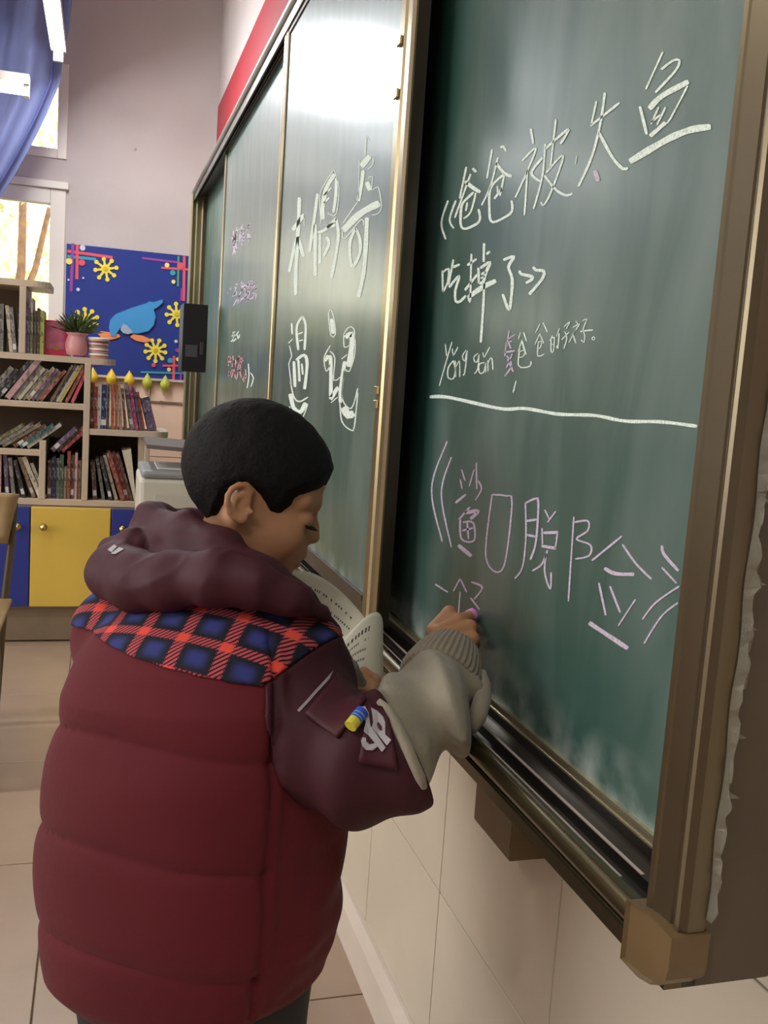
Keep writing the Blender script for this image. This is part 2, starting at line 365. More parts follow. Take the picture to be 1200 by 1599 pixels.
# outer frame: bottom tray profile (x, z relative to the camera height)
def arc(cx, cz, r, a0, a1, n): return [(cx + r * math.cos(math.radians(a0 + (a1 - a0) * i / n)), cz + r * math.sin(math.radians(a0 + (a1 - a0) * i / n))) for i in range(n + 1)]
Y0f, Y1f = YR + .010, YL
tray = [(XR + .012, -.354), (XR - .004, -.354), (XR - .006, -.362), (.426, -.364), (.416, -.366), (.4145, -.3605), (.4105, -.3605), (.409, -.369), (.397, -.369), (.3945, -.3605), (.391, -.3605), (.389, -.372)]
prof = tray + [(.386, -.374), (.384, -.385), (XR + .012, -.385)]
o = extr([(x, z + CZ) for x, z in prof], 'y', Y0f, Y1f).build('chalk_tray', metal('tray_metal', (.07, .058, .048), .30, .32), CB)
bar = arc(.3785, -.3605, .0105, 70, 262, 14)
prof = bar + [(.3725, -.3712), (.3722, -.3722), (.370, -.3728), (.370, -.385), (.384, -.385), (.3835, -.355)]
autosmooth(extr([(x, z + CZ) for x, z in prof], 'y', Y0f, Y1f).build('tray_bar', metal('tray_bar_bronze', (.13, .11, .06), .24, .04), CB))
for xx, c in ((.3927, .0008), (.4125, .0008)):
    MB().box((xx - .0015, Y0f + .1, CZ - .3604), (xx + .0015, 4.5, CZ - .3596)).build('track_ridge', mat('worn_white_edge', rgb(190, 175, 165), .5), CB)
MB().box((XR - .0055, Y0f, CZ - .3535), (XR - .0005, 4.5, CZ - .3505), .001).build('tray_lip', m_bright, CB)
# top rail
bar = arc(.3835, .828, .0135, -100, 100, 1)[::-1]
prof = [(XR + .012, .842), (.384, .842)] + arc(.3845, .827, .0145, 90, 250, 12) + [(.380, .812), (.380, .79), (.384, .79), (.384, .812), (.397, .812), (.397, .80), (.400, .80), (.400, .812), (.42, .812), (.42, .82), (XR + .012, .82)]
autosmooth(extr([(x, z + CZ) for x, z in prof], 'y', Y0f, Y1f).build('top_rail', m_dusty, CB), 25)
# right stile: broad moulded face (profile in x,y)
prof = [(.389, YR), (.376, YR), (.371, YR + .003), (.370, YR + .006), (.371, YR + .0085), (.3725, YR + .0095), (.3725, YR + .0115), (.371, YR + .0125), (.3708, YR + .032), (.372, YR + .0335), (.372, YR + .0345), (.3708, YR + .036), (.3706, YR + .0405), (.373, YR + .0425), (XR + .012, YR + .0425), (XR + .012, YR + .012), (.389, YR + .012)]
st = extr(prof, 'z', ZB + .02, ZT - .01).build('right_stile', metal('right_stile_bronze', (.15, .12, .072), .34, .26), CB)
# left stile: open channel with slats seen from inside
m_sl = mat('pale_gold_channel', (.42, .36, .22), .45, metal=.4, var=.1, vscale=6)
lf = MB()
for x0, x1, d in ((.370, .376, .0), (.376, .392, .03), (.392, .398, .008), (.398, .418, .035), (.418, .424, .01), (.424, .452, .04)):
    lf.box((x0, 4.60 + d, ZB + .02), (x1, YL, ZT - .01))
lf.build('left_stile', m_sl, CB)
# corner cap
cp = MB(); ye = YR + .054
sec = [(ye, -.004), (YR + .030, -.003), (YR + .016, .001), (YR + .006, .007), (YR, .014), (YR - .002, .022), (YR - .002, .045), (YR + .012, .046), (YR + .024, .046), (ye, .040)]
xs = [(.3645, -.0016), (.3625, 0), (.3625, 0), (.3925, 0)]
rows_ = []
cy_, cz_ = YR + .027, .021
for k, x_ in enumerate((.3665, .3640, .3632, .3632, .3925)):
    s_ = (.93, .985, 1, 1, 1)[k]; rows_.append([(x_ if k else .3662, cy_ + (y_ - cy_) * s_, ZB + cz_ + (z_ - cz_) * s_) for y_, z_ in sec])
n_ = len(sec)
cp.add([p for r in rows_ for p in r], [(i * n_ + j, i * n_ + (j + 1) % n_, (i + 1) * n_ + (j + 1) % n_, (i + 1) * n_ + j) for i in range(4) for j in range(n_)] + [tuple(range(n_)), tuple(range(4 * n_, 5 * n_))])
cp.build('corner_cap', m_cap, CB)
MB().lathe((.425, YR + .005, CZ - .115), [(.0, -.002), (.004, -.002), (.005, 0), (.004, .003)], 12, V((0, 1, 0))).build('screw', m_dark, CB)
# brackets under the board
for y0 in (.93, 3.4):
    MB().box((.455, y0, ZB - .135), (XW - .006, y0 + .11, ZB + .012), .002).build('bracket', mat('bracket_bronze', rgb(118, 98, 64), .42, var=.1), CB)
    MB().lathe((.475, y0 - .001, ZB - .03), [(.005, -.003), (.005, .002), (.002, .004)][::-1], 10, V((0, 1, 0))).build('screw', m_bright, CB)
# peeling protective film down the outer edge of the right stile
random.seed(3); m_film = mat('torn_film', rgb(150, 146, 130), .35)
MATS['torn_film'].node_tree.nodes['Principled BSDF'].inputs['Alpha'].default_value = .45
fl = MB(); G = []
for i in range(70):
    z = CZ - .33 + .36 * i / 69; wd = .0015 + .0025 * abs(math.sin(i * .9) * math.sin(i * .31)) + (.003 if 30 < i < 48 else 0) * random.random()
    G.append([V((.3885 + .001 * math.sin(i * .4), YR - .001, z)), V((.3895 + wd, YR - .003 - .004 * abs(math.sin(i * .7)), z - .004 * random.random())), V((.3895 + 1.7 * wd, YR - .002, z - .006 * random.random()))])
fl.grid(G)
for z, s in ((-.20, .009), (-.13, .008), (-.24, .009), (-.05, .006), (-.10, .010)):
    fl.add([(.390, YR - .003, CZ + z), (.390 + s, YR - .006, CZ + z - s * .55), (.391, YR - .003, CZ + z - s * .7)], [(0, 1, 2)])
fl.build('torn_film', m_film, CB, thick=.0004)
# ---------------- chalk writing
m_chalk = mat('white_chalk', rgb(226, 240, 232), .95, var=.12, vscale=260)
m_pchalk = mat('lilac_chalk', rgb(205, 190, 212), .95, var=.12, vscale=260)
def chalk_alpha(m):
    nt = m.node_tree; n = nt.nodes.new('ShaderNodeTexNoise'); n.inputs['Scale'].default_value = 420; n.inputs['Detail'].default_value = 2
    r = nt.nodes.new('ShaderNodeMapRange'); r.inputs[1].default_value = .36; r.inputs[2].default_value = .5; r.inputs[3].default_value = .75
    tc = nt.nodes.new('ShaderNodeTexCoord'); nt.links.new(tc.outputs['Object'], n.inputs[0]); nt.links.new(n.outputs['Fac'], r.inputs[0]); nt.links.new(r.outputs[0], nt.nodes['Principled BSDF'].inputs['Alpha'])
for m in (m_chalk, m_pchalk): chalk_alpha(m)
def ribbon(mb, pts, wd, x):                  # pts: surveyed stroke points (u, v), wd in the same unit; laid on the board plane at x
    q = []
    for i in range(len(pts) - 1):            # Catmull-Rom
        p0, p1, p2, p3 = pts[max(i - 1, 0)], pts[i], pts[i + 1], pts[min(i + 2, len(pts) - 1)]
        n = min(12, max(2, int((p2 - p1).length / 4)))
        for k in range(n):
            t = k / n; q.append(.5 * ((2 * p1) + (p2 - p0) * t + (2 * p0 - 5 * p1 + 4 * p2 - p3) * t * t + (3 * p1 - p0 - 3 * p2 + p3) * t ** 3))
    q.append(pts[-1]); A = []; B = []
    for i, p in enumerate(q):
        t = q[min(i + 1, len(q) - 1)] - q[max(i - 1, 0)]
        if t.length < 1e-6: t = V((0, 1, 0))
        t.normalize(); n = V((-t.y, t.x, 0)); s = wd / 2 * (.93 + .07 * math.sin(i * .7 + wd * 90)) * (.75 if i in (0, len(q) - 1) else 1)
        A.append(P(*(p + n * s)[:2], x=x)); B.append(P(*(p - n * s)[:2], x=x))
    mb.grid([A, B])
def write(data, ox, oy, sc, xp, parent, m, off=.0004, name='chalk_writing', label=None):
    mb = MB()
    for line in data.strip().split('\n'):
        for st in line.split(';'):
            st = st.strip()
            if not st: continue
            wd, rest = st.split(':'); pts = []
            for pr in rest.split():
                a, b = pr.split(','); pts.append(V((ox + float(a) / sc, oy + float(b) / sc, 0)))
            ribbon(mb, pts, float(wd) * (.78 if sc == 4.286 else 1.0), xp - off)
    return mb.build(name, m, parent, thick=.0003, label=label)
write('''3:135,620 65,850 110,1025;3:215,620 150,820 195,910
3:325,270 255,600;5:390,285 425,325;3:370,345 205,800;6:310,420 390,485 470,535;4:400,535 290,645 270,720 265,860 290,912 350,905 450,850 468,790 450,710;3:425,540 370,740 295,810;3:335,640 320,730
3:595,85 540,390;4:680,70 710,58 740,110;3:655,170 580,460 485,670;5:635,230 720,335 800,370;4:720,345 580,490 565,700 580,830 640,838 780,760 805,700 795,620;3:720,360 675,575;3:650,470 650,540;4:700,490 615,605
3:960,290 950,500 930,775''', 680, 220, 6.667, XR, REAR, m_chalk, label='white chalk title with two repeated characters')
write('''4:110,490 125,580;3:60,680 140,605 90,740 20,895;4:180,660 115,750 165,800;3:195,580 180,760 135,935 125,960;4:195,610 330,495 285,580;3:258,435 225,720;3:200,750 300,650 230,860 185,940 170,920;4:190,765 260,850 320,882 355,870
3:495,330 465,470;4:460,475 630,340;4:545,280 520,450 470,650 390,830;5:510,515 590,660 650,725 680,720
3:885,40 785,260;4:875,145 940,95 980,90 960,150 840,280;9:805,375 880,300 1035,215;3:1030,240 930,430 905,460;5:750,360 790,525;3:860,365 815,465;3:900,365 850,470;3:815,455 870,410;7:810,535 900,455;11:690,685 900,560 1040,500 1165,480
1.5:380,650 372,700''', 800, 70, 3.75, XR, REAR, m_chalk)
write('''8:486,735 505,800''', 800, 70, 3.75, XR, REAR, m_pchalk, label='small pink chalk dab under a character')
write('''3:75,350 80,575;3:80,370 140,330 130,470 80,575;3:190,235 140,500;4:175,320 255,285;4:145,525 250,405 210,560 215,670 260,670 320,610
4:335,295 430,230;3:378,175 370,450 365,680 340,610;4:310,555 440,390;4:510,65 505,260;4:535,180 570,150;4:450,320 455,485;5:470,325 570,265 530,370 500,470 455,480;5:480,390 530,365;3:475,430 520,410;8:355,620 500,520 635,455;4:512,480 500,750 475,1100
5:710,240 820,205 765,310 800,420 800,560 770,755 705,595
5:880,350 895,385 1000,410 1012,440 945,480;5:1020,310 1050,345 1130,355 1120,430 980,600''', 680, 370, 6.667, XR, REAR, m_chalk)
write('''2.2:110,160 120,240;2.2:155,145 70,440;2.5:165,270 130,320 130,385 165,390 178,330 165,270;2.2:178,270 180,380;2.2:158,190 165,235 195,180;2:185,310 205,272 208,380;2.2:250,200 225,240 240,275 258,205 240,355 228,365
2.2:330,222 303,245 306,275 325,278 338,228 326,330 305,357;2.5:372,284 340,292 335,335 348,358 372,340 380,290;2:381,285 382,352;2.2:362,215 371,248 408,180;2.2:396,268 397,342;2.2:397,290 412,254 424,262 430,332
2.2:615,80 600,130;2.6:635,80 655,140;2.4:625,130 600,210;4:625,140 650,230;2.6:610,180 600,300 640,317 680,305 685,275;2:605,215 640,200 635,240 605,250
2:745,25 715,85;2.4:765,15 795,80;2:745,90 710,165;2.4:745,95 770,155;2.2:735,140 730,240 775,225;2:735,150 755,140 750,180 735,190
2:830,100 810,140;2.4:820,120 820,210 835,205 840,115 820,125;2:820,165 838,160;2:875,55 855,110;2.4:860,95 872,90 865,190 855,170
2:905,45 945,10 920,60;2.2:910,75 925,120 905,190;2.2:890,130 940,80;2:985,5 1000,30;2.4:965,50 1010,25 960,100;2:985,60 940,150;2.4:965,90 985,155
2.2:1030,5 1060,-8 1035,60 1045,100 1040,150 1020,130;3.2:1015,75 1100,65;2:1103,110 1113,122 1103,134 1092,122 1103,110
2.5:585,405 565,485''', 670, 500, 4.286, XR, REAR, m_chalk, label='thin handwritten subtitle in white chalk')
write('''2.6:580,95 525,130;3:520,150 560,140;3:520,150 510,240;3.5:505,215 575,205;3:520,235 555,300 510,375;4.5:530,260 565,345;3:560,225 520,320;3:540,70 520,180;4:535,150 550,190''', 670, 500, 4.286, XR, REAR, m_pchalk)
write('''5.5:165,138 235,140 420,180 510,180 630,200 760,205 870,225 1000,228 1130,244''', 600, 560, 2.308, XR, REAR, m_chalk, label='wavy white chalk line across the board')
write('''2.4:228,298 172,468 210,660;2.4:243,355 207,488 243,680
2.2:280,400 292,440;2.2:275,435 282,470;4:258,520 295,490;2.2:333,375 335,470;2.2:325,400 308,460;2.6:340,440 352,470 330,510
3:310,535 270,580;6:292,556 340,550 312,578;3:275,575 280,650 325,655 322,592 285,590;3.4:283,620 322,610;3:300,590 305,650;6:268,672 315,712
2.6:390,490 368,718 430,755 462,520 440,495 390,490
2.6:510,520 512,640 500,750 472,793;3.4:508,522 545,505 557,520 548,660 528,725;4:515,585 550,580;4:515,635 548,642;2.4:580,545 597,580;2.6:620,550 590,590;2.4:570,610 572,670;5:575,628 628,626;2.6:626,630 618,685;5:568,675 622,684;3:590,690 570,740 535,765;2.8:585,700 580,770 600,830 603,770
2.6:685,570 665,875;3:685,590 735,585 735,620 695,650 745,672 740,710 690,722
3.4:858,640 750,728;3.4:860,670 910,740 965,795;6:795,755 835,775 903,777;3.4:775,808 800,925;3.4:815,820 852,915;2.6:907,868 845,963;7:740,952 880,1045
5:1003,673 1010,705 1062,765;3:1002,752 1055,810;3:1065,820 980,880 932,940;3:1060,880 1000,930 938,1027
2.6:185,813 230,842;2.4:275,793 250,838;2.4:277,797 298,842;2.2:275,840 268,930;3:315,805 355,825 325,868;2.6:312,862 345,905''', 600, 560, 2.308, XR, REAR, m_pchalk, label='lilac chalk title on the lower half of the board')
XS = XP1 + .001
write('''6:185,720 180,900 165,1200 150,1500 148,1700 155,1730;7:115,1060 235,900;1.5:235,890 238,1030;5:160,1140 115,1320 80,1500;6:170,1130 230,1340
5:375,680 340,950 290,1290;6:350,1000 350,1540;1.6:545,430 460,560 400,700 410,1000;1.6:545,430 598,620 570,890 520,905 480,880;7:550,480 470,620 430,800 430,950;5:570,520 565,700 540,880;3:440,700 520,620;3:440,780 500,720;5:380,1085 450,1060 570,940;5:570,940 590,1150 520,1560;4:400,1100 400,1410;5:440,1330 495,1200 470,1130;8:470,1030 560,1000
1.6:885,80 870,300;1.6:890,85 915,130;9:920,290 830,400;6:850,440 830,600 800,760;1.4:810,330 800,740;8:890,560 920,650;1.6:950,290 950,380 895,430;1.6:895,530 945,500 940,650 1005,610 1040,820 1000,890 940,905;11:640,1070 820,890 1020,780;1.8:640,990 790,770;1.8:635,1050 655,1150 830,950 855,1010;5:770,1040 815,1150 815,1300 745,1440 715,1360 715,1180 770,1040;7:890,930 870,1350 840,1580 800,1760''', 440, 200, 6.661, XS, PAN1, m_chalk, label='bold filled white chalk lettering')
write('''3:90,540 95,640;1.6:60,720 100,680;1.6:70,740 90,840 65,900 90,1100;4:185,480 135,580 150,780;4:185,480 215,560 205,780;2.4:145,640 190,620;2.4:150,700 190,690;5:130,870 200,825 228,900 205,1130;5:110,880 120,1110;4:150,870 160,1060;3:180,900 190,1000;2.4:80,1060 110,1200 160,1240 235,1200;7:78,1170 110,1300 170,1330 215,1250;1.8:70,1280 100,1360 180,1390 235,1260
1.8:440,420 420,460 440,650 480,640 465,480 440,420;6:445,500 460,635;1.8:435,740 380,850 400,970 435,910;6:390,880 435,840 440,1200;1.8:430,790 475,850 465,1050 525,1020;7:435,1220 505,1110;1.8:440,1250 500,1200
1.8:555,640 590,585 645,590 655,800 605,970 565,945;1.8:555,640 560,755 600,740;9:570,670 630,640 620,800 600,930;1.8:535,860 585,820;6:565,880 530,1100 525,1250;2:560,960 540,1200 600,1300 640,1270 680,1120;2:520,1250 540,1420 620,1495 650,1460 680,1160;12:550,1290 595,1360 645,1340''', 440, 410, 5.711, XS, PAN1, m_chalk)
random.seed(11)
def scribble(poly, n, L, wd, m):
    s = []
    for _ in range(n):
        a, b = random.random(), random.random(); (x0, y0), (x1, y1), (x2, y2), (x3, y3) = poly
        X = (x0 * (1 - a) + x1 * a) * (1 - b) + (x3 * (1 - a) + x2 * a) * b; Y = (y0 * (1 - a) + y1 * a) * (1 - b) + (y3 * (1 - a) + y2 * a) * b
        l = L * random.uniform(.5, 1.2); dx = random.uniform(-6, 18)
        s.append('%.1f:%.0f,%.0f %.0f,%.0f %.0f,%.0f' % (wd, X - dx, Y + l / 2, X, Y, X + dx * random.uniform(0, 1), Y - l / 2))
        if random.random() < .4: s.append('%.1f:%.0f,%.0f %.0f,%.0f' % (wd, X - 8, Y + 10, X + 16, Y - 14))
    write(';'.join(s), 340, 320, 5, XP2 + .001, PAN2, m)
scribble([(110, 240), (240, 90), (250, 260), (120, 380)], 26, 60, 1.6, m_pchalk)
scribble([(85, 640), (310, 590), (300, 730), (95, 790)], 46, 45, 1.6, m_pchalk)
scribble([(110, 1000), (200, 1000), (200, 1060), (110, 1060)], 9, 26, 1.4, m_chalk)
scribble([(80, 1190), (220, 1200), (220, 1370), (80, 1330)], 32, 50, 1.6, mat('rose_chalk', rgb(205, 150, 160), .95))
write('1.6:240,1240 245,1340 230,1430;1.6:255,1310 280,1350 260,1420', 340, 320, 5, XP2 + .001, PAN2, m_chalk)
# ================================================================== BOOKCASE AND CABINET (front plane y = YS)
YS, DS = 3.95, .30
def S(px, py): p = P(px, py, y=YS); return p.x, p.z
m_board_w = mat('cream_laminate', rgb(196, 178, 156), .45, var=.05, vscale=6)
m_back = mat('brown_back_panel', rgb(112, 92, 74), .7, var=.1)
bx0, bxr = -1.15, S(225, 740)[0]
TH = .024
BC = empty('bookcase', (-.4, YS + .15, S(60, 785)[1] - .012)); tag(BC, 'cream open bookcase standing on the blue and yellow cabinet', 'bookcase')
xa = S(135, 660)[0]; xv0 = S(35, 500)[0]; xv2 = S(66, 730)[0]
zt = S(20, 440)[1]; zA = S(60, 558)[1]; zB = S(60, 632)[1]; zC = S(30, 706)[1]; zD = S(200, 677)[1]; zE = S(100, 785)[1]
def shelf(x0, x1, z, rnd=False, name='shelf'):
    m = MB(); a, b = YS, YS + DS
    if rnd:
        r = .06; pr = [(x0, a), (x1 - r, a)] + [(x1 - r + r * math.sin(math.radians(t)), a + r - r * math.cos(math.radians(t))) for t in range(15, 91, 15)] + [(x1, b), (x0, b)]
        extr(pr, 'z', z - TH / 2, z + TH / 2, m)
    else: m.box((x0, a, z - TH / 2), (x1, b, z + TH / 2), .002)
    return m.build(name, m_board_w, BC)
shelf(bx0, S(78, 445)[0], zt, True); shelf(bx0, S(181, 566)[0], zA, True); shelf(bx0, xa, zB); shelf(bx0, xv2, zC); shelf(xa, S(264, 680)[0], zD, True); shelf(bx0, bxr, zE, name='bottom_shelf')
def upright(x, z0, z1, y0=0): MB().box((x - TH / 2, YS + y0, z0), (x + TH / 2, YS + DS, z1), .002).build('upright', m_board_w, BC)
upright(xv0, zA + TH / 2, zt - TH / 2); upright(xa, zE + TH / 2, zA - TH / 2, -.002); upright(xv2, zE + TH / 2, S(66, 688)[1], -.001); upright(bxr - .012, zE + TH / 2, zD - TH / 2, .03); upright(bx0 + .012, zE + TH / 2, zt - TH / 2)
MB().box((bx0, YS + DS - .01, zA), (xv0, YS + DS, zt)).box((bx0, YS + DS - .01, zE), (xa, YS + DS, zA)).box((xa, YS + DS - .01, zE), (bxr, YS + DS, zD)).build('back_panel', m_back, BC)
# low cabinet
zc0, zc1 = .0, zE - TH / 2 - .002
CAB = empty('cabinet', (-.4, YS + .15, 0)); tag(CAB, 'low cabinet with blue and yellow doors under the bookcase', 'cabinet')
zd0, zd1 = S(100, 946)[1], S(100, 792)[1]
MB().box((bx0, YS + .002, zd0 - .01), (bxr + .03, YS + DS, zc1), .002).build('carcass', mat('cabinet_body', rgb(150, 128, 108), .6), CAB)
MB().box((bx0, YS + .012, .006), (bxr + .03, YS + DS - .01, zd0 - .011), .002).build('plinth', mat('grey_brown_plinth', rgb(128, 112, 92), .6, var=.15, vscale=5), CAB)
m_bl = mat('blue_door', rgb(44, 58, 142), .35, var=.05); m_ye = mat('yellow_door', rgb(222, 190, 84), .4, var=.05, vscale=3)
xd = [S(47, 860)[0], S(172, 860)[0]]; wd_ = xd[1] - xd[0]
doors = [(xd[0] - 2 * wd_, xd[0] - wd_, 'y'), (xd[0] - wd_, xd[0], 'b'), (xd[0], xd[1], 'y'), (xd[1], bxr + .03, 'b')]
for a, b, c in doors:
    d = MB().box((a + .002, YS - .016, zd0), (b - .002, YS, zd1), .003).build('door', m_bl if c == 'b' else m_ye, CAB, label={'b': 'blue door', 'y': 'yellow door'}[c])
    kx = {0: b - .05, 1: b - .045, 2: a + .05, 3: a + .045}[doors.index((a, b, c))]; kz = S(60, 821)[1]
    MB().lathe((kx, YS - .016, kz), [(.005, 0), (.005, .010), (.012, .014), (.015, .020), (.012, .027), (.0, .029)], 16, V((0, -1, 0))).build('knob', mat('brass_knob', (.45, .32, .14), .25, metal=1), d, smooth=True)
# ------------------------------------------------------------------ books
random.seed(21)
BCOL = {'red': rgb(170, 56, 50), 'rust': rgb(166, 84, 58), 'orange': rgb(214, 112, 56), 'pink': rgb(222, 80, 108), 'cream': rgb(206, 194, 168), 'white': rgb(206, 208, 200), 'grey': rgb(136, 132, 124),
        'dark grey': rgb(62, 64, 68), 'navy': rgb(42, 58, 110), 'blue': rgb(62, 98, 150), 'teal': rgb(60, 112, 110), 'green': rgb(74, 106, 74), 'olive': rgb(120, 120, 72), 'lime': rgb(170, 186, 70),
        'purple': rgb(112, 88, 122), 'magenta': rgb(188, 56, 120), 'brown': rgb(112, 78, 58), 'tan': rgb(172, 142, 110), 'yellow': rgb(214, 184, 70), 'pale pink': rgb(206, 158, 160)}
m_pages = mat('book_pages', rgb(212, 202, 180), .9, var=.05, vscale=80)
def book_mat(c):
    n = 'cover_' + c.replace(' ', '_')
    if n in MATS: return MATS[n]
    BCOL[c] = tuple(.72 * k + .10 * sum(BCOL[c]) / 3 for k in BCOL[c]); m = mat(n, BCOL[c], .38); nt = m.node_tree; N = nt.nodes; L = nt.links
    # printed spine lettering: irregular small light and dark blocks running up the spine
    tc = N.new('ShaderNodeTexCoord'); mp = N.new('ShaderNodeMapping'); mp.inputs['Scale'].default_value = (150, 150, 85); L.new(tc.outputs['Object'], mp.inputs[0])
    v = N.new('ShaderNodeTexVoronoi'); v.distance = 'CHEBYCHEV'; v.inputs['Scale'].default_value = 1.0; L.new(mp.outputs[0], v.inputs['Vector'])
    r = N.new('ShaderNodeValToRGB'); r.color_ramp.interpolation = 'CONSTANT'
    b = BCOL[c]; e = r.color_ramp.elements; e[0].color = (*b, 1); e[1].position = .62; e[1].color = (*[min(1, k * .7 + .16) for k in b], 1); x = e.new(.82); x.color = (*[k * .45 for k in b], 1)
    sp = N.new('ShaderNodeSeparateColor'); L.new(v.outputs['Color'], sp.inputs[0]); L.new(sp.outputs[0], r.inputs[0]); L.new(r.outputs[0], N['Principled BSDF'].inputs['Base Color'])
    return m
ORD = ['first', 'second', 'third', 'fourth', 'fifth', 'sixth', 'seventh', 'eighth', 'ninth', 'tenth', 'eleventh', 'twelfth', 'thirteenth', 'fourteenth', 'fifteenth', 'sixteenth', 'seventeenth', 'eighteenth', 'nineteenth', 'twentieth']
PXM = D(100, 650).y and (YS / D(100, 650).y) / FPX
def book(xb, zb, w_, h, ang, c, label, group, dep=.15):   # ang>0 leans to the right; xb = pivot corner on the shelf
    a = math.radians(ang); ux = V((math.cos(a), 0, -math.sin(a))); uz = V((math.sin(a), 0, math.cos(a))); yv = V((0, 1, 0))
    piv = V((xb, YS + .012 + random.random() * .02, zb + .0006))
    if ang >= 0: o = piv - ux * w_        # pivot = right bottom corner
    else: o = piv
    def pt(i, j, k): return o + ux * i + yv * j + uz * k
    t = .0016; m = MB()
    pr = [(0, 0), (w_, 0), (w_, dep), (w_ - t, dep), (w_ - t, t), (t, t), (t, dep), (0, dep)]
    m.add([pt(i, j, k) for k in (0, h) for i, j in pr], [tuple(range(8))[::-1], tuple(range(8, 16))] + [(i, (i + 1) % 8, (i + 1) % 8 + 8, i + 8) for i in range(8)])
    bk = m.build('book', book_mat(c), None, org=piv, label=label, cat='book', group=group)
    MB().add([pt(i, j, k) for k in (.003, h - .003) for i, j in ((t, t), (w_ - t, t), (w_ - t, dep - .003), (t, dep - .003))], [(0, 3, 2, 1), (4, 5, 6, 7), (0, 1, 5, 4), (1, 2, 6, 5), (2, 3, 7, 6), (3, 0, 4, 7)]).build('page_block', m_pages, bk)
    if w_ > .012 and random.random() < .55:
        z0 = h * random.uniform(.06, .14)
        MB().add([pt(i, j, k) for k in (z0, z0 + .022) for i, j in ((.0015, -.0004), (w_ - .0015, -.0004), (w_ - .0015, 0), (.0015, 0))], [(0, 3, 2, 1), (4, 5, 6, 7), (0, 1, 5, 4), (1, 2, 6, 5), (2, 3, 7, 6), (3, 0, 4, 7)]).build('spine_sticker', mat('sticker_white', rgb(206, 206, 202), .6), bk)
    return bk
def lab(c, ang, i, n, where):
    how = 'leaning right' if ang > 25 else 'tilted right' if ang > 3 else 'tilted left' if ang < -3 else 'upright'
    return '%s book %s, %s from left %s' % (c, how, ORD[i], where)
def row(px0, py, items, where, group, start=0):           # items: (width px, height px, lean, colour[, gap px])
    cur = S(px0, py)[0]; prev = row.last if start and row.cont else None; i = start
    if start and row.cont: cur = row.cur
    for it in items:
        w_, h, ang, c = it[:4]; gap = 0 if len(it) < 5 else it[4] * .25
        if prev and ang >= 0 and prev[1] > ang: cur += prev[0] * PXM * math.sin(math.radians(prev[1] - ang)) / math.cos(a_(ang))
        if prev and ang < 0 and ang < min(0, prev[1]): cur += h * PXM * math.sin(math.radians(min(0, prev[1]) - ang)) / math.cos(a_(min(0, prev[1]))) + .0005
        if prev and ang < 0 < prev[1]: cur += prev[0] * PXM * math.sin(a_(prev[1]))
        prev = (h, ang)
        w2 = w_ * PXM * .96; a = math.radians(abs(ang)); foot = w2 / math.cos(a) if abs(ang) > 1 else w2 + .0008
        cur += gap * PXM
        zz = row.z
        if ang >= 0: book(cur + (foot if abs(ang) > 1 else w2), zz, w2, h * PXM, ang, c, lab(c, ang, i, 0, where), group)
        else: book(cur, zz, w2, h * PXM, ang, c, lab(c, ang, i, 0, where), group)
        cur += foot + .0006; i += 1
    row.last = prev; row.cur = cur; row.cont = True
a_ = math.radians; row.cont = False
row.z = zA + TH / 2
row(-22, 550, [(9, 78, 0, 'teal'), (8, 76, 0, 'brown'), (6, 72, 0, 'grey'), (5, 70, -6, 'cream', 5), (6, 68, -6, 'grey'), (8, 70, 0, 'navy', 3), (9, 69, 0, 'purple', .5), (3, 84, 0, 'cream', 1)], 'in the top left compartment', 'books in the top left compartment')
row(40.5, 550, [(5, 68, 0, 'dark grey'), (4, 62, 0, 'olive'), (4, 66, 0, 'grey'), (4, 70, 0, 'brown', 1), (6, 67, 0, 'lime')], 'beside the pink picture book', 'books on the bright top shelf')
row.z = zB + TH / 2
r1 = [(8, 60, 38, 'grey'), (6, 58, 38, 'dark grey'), (7, 82, 38, 'dark grey'), (9, 80, 36, 'pale pink'), (7, 66, 36, 'grey')] 
row(-30, 625, r1, 'on the second shelf', 'leaning books on the second shelf')
row(33, 625, [(5, 62, 36, 'cream', 1), (5, 60, 36, 'grey'), (6, 64, 36, 'tan'), (5, 62, 36, 'purple'), (5, 58, 36, 'cream'), (5, 60, 36, 'rust')], 'on the second shelf', 'leaning books on the second shelf', 5)
row(79, 625, [(4, 66, 28, 'tan', 1), (4, 68, 28, 'dark grey'), (4, 66, 28, 'cream'), (4, 68, 28, 'yellow'), (5, 66, 25, 'rust')], 'on the second shelf', 'leaning books on the second shelf', 11)
row(105, 625, [(5, 62, 22, 'pink')], 'on the second shelf', 'leaning books on the second shelf', 16)
row.z = zC + TH / 2
row(-30, 700, [(6, 62, 56, 'olive'), (6, 66, 56, 'grey'), (6, 66, 56, 'cream'), (6, 58, 52, 'brown', 1), (6, 60, 52, 'teal'), (6, 62, 52, 'white')], 'on the third shelf', 'leaning books on the third shelf')
row.z = zE + TH / 2
row(-8, 780, [(8, 72, 0, 'pale pink'), (6, 66, -4, 'purple', 5), (6, 62, -6, 'grey', 3), (6, 60, -14, 'dark grey', 3), (6, 66, -20, 'tan', 4), (7, 68, -22, 'cream', 1), (5, 58, -22, 'white', 3)], 'on the lowest shelf', 'books in the lowest left compartment')
row(73, 780, [(6, 60, 0, 'brown'), (6, 66, 0, 'navy'), (5, 64, 0, 'grey'), (6, 70, 0, 'green'), (4, 52, 0, 'cream'), (5, 76, 0, 'rust', 1.5), (6, 70, 0, 'brown'), (4, 74, 0, 'pale pink'), (5, 62, 0, 'tan')], 'under the leaning purple book', 'upright books in the lowest middle compartment')
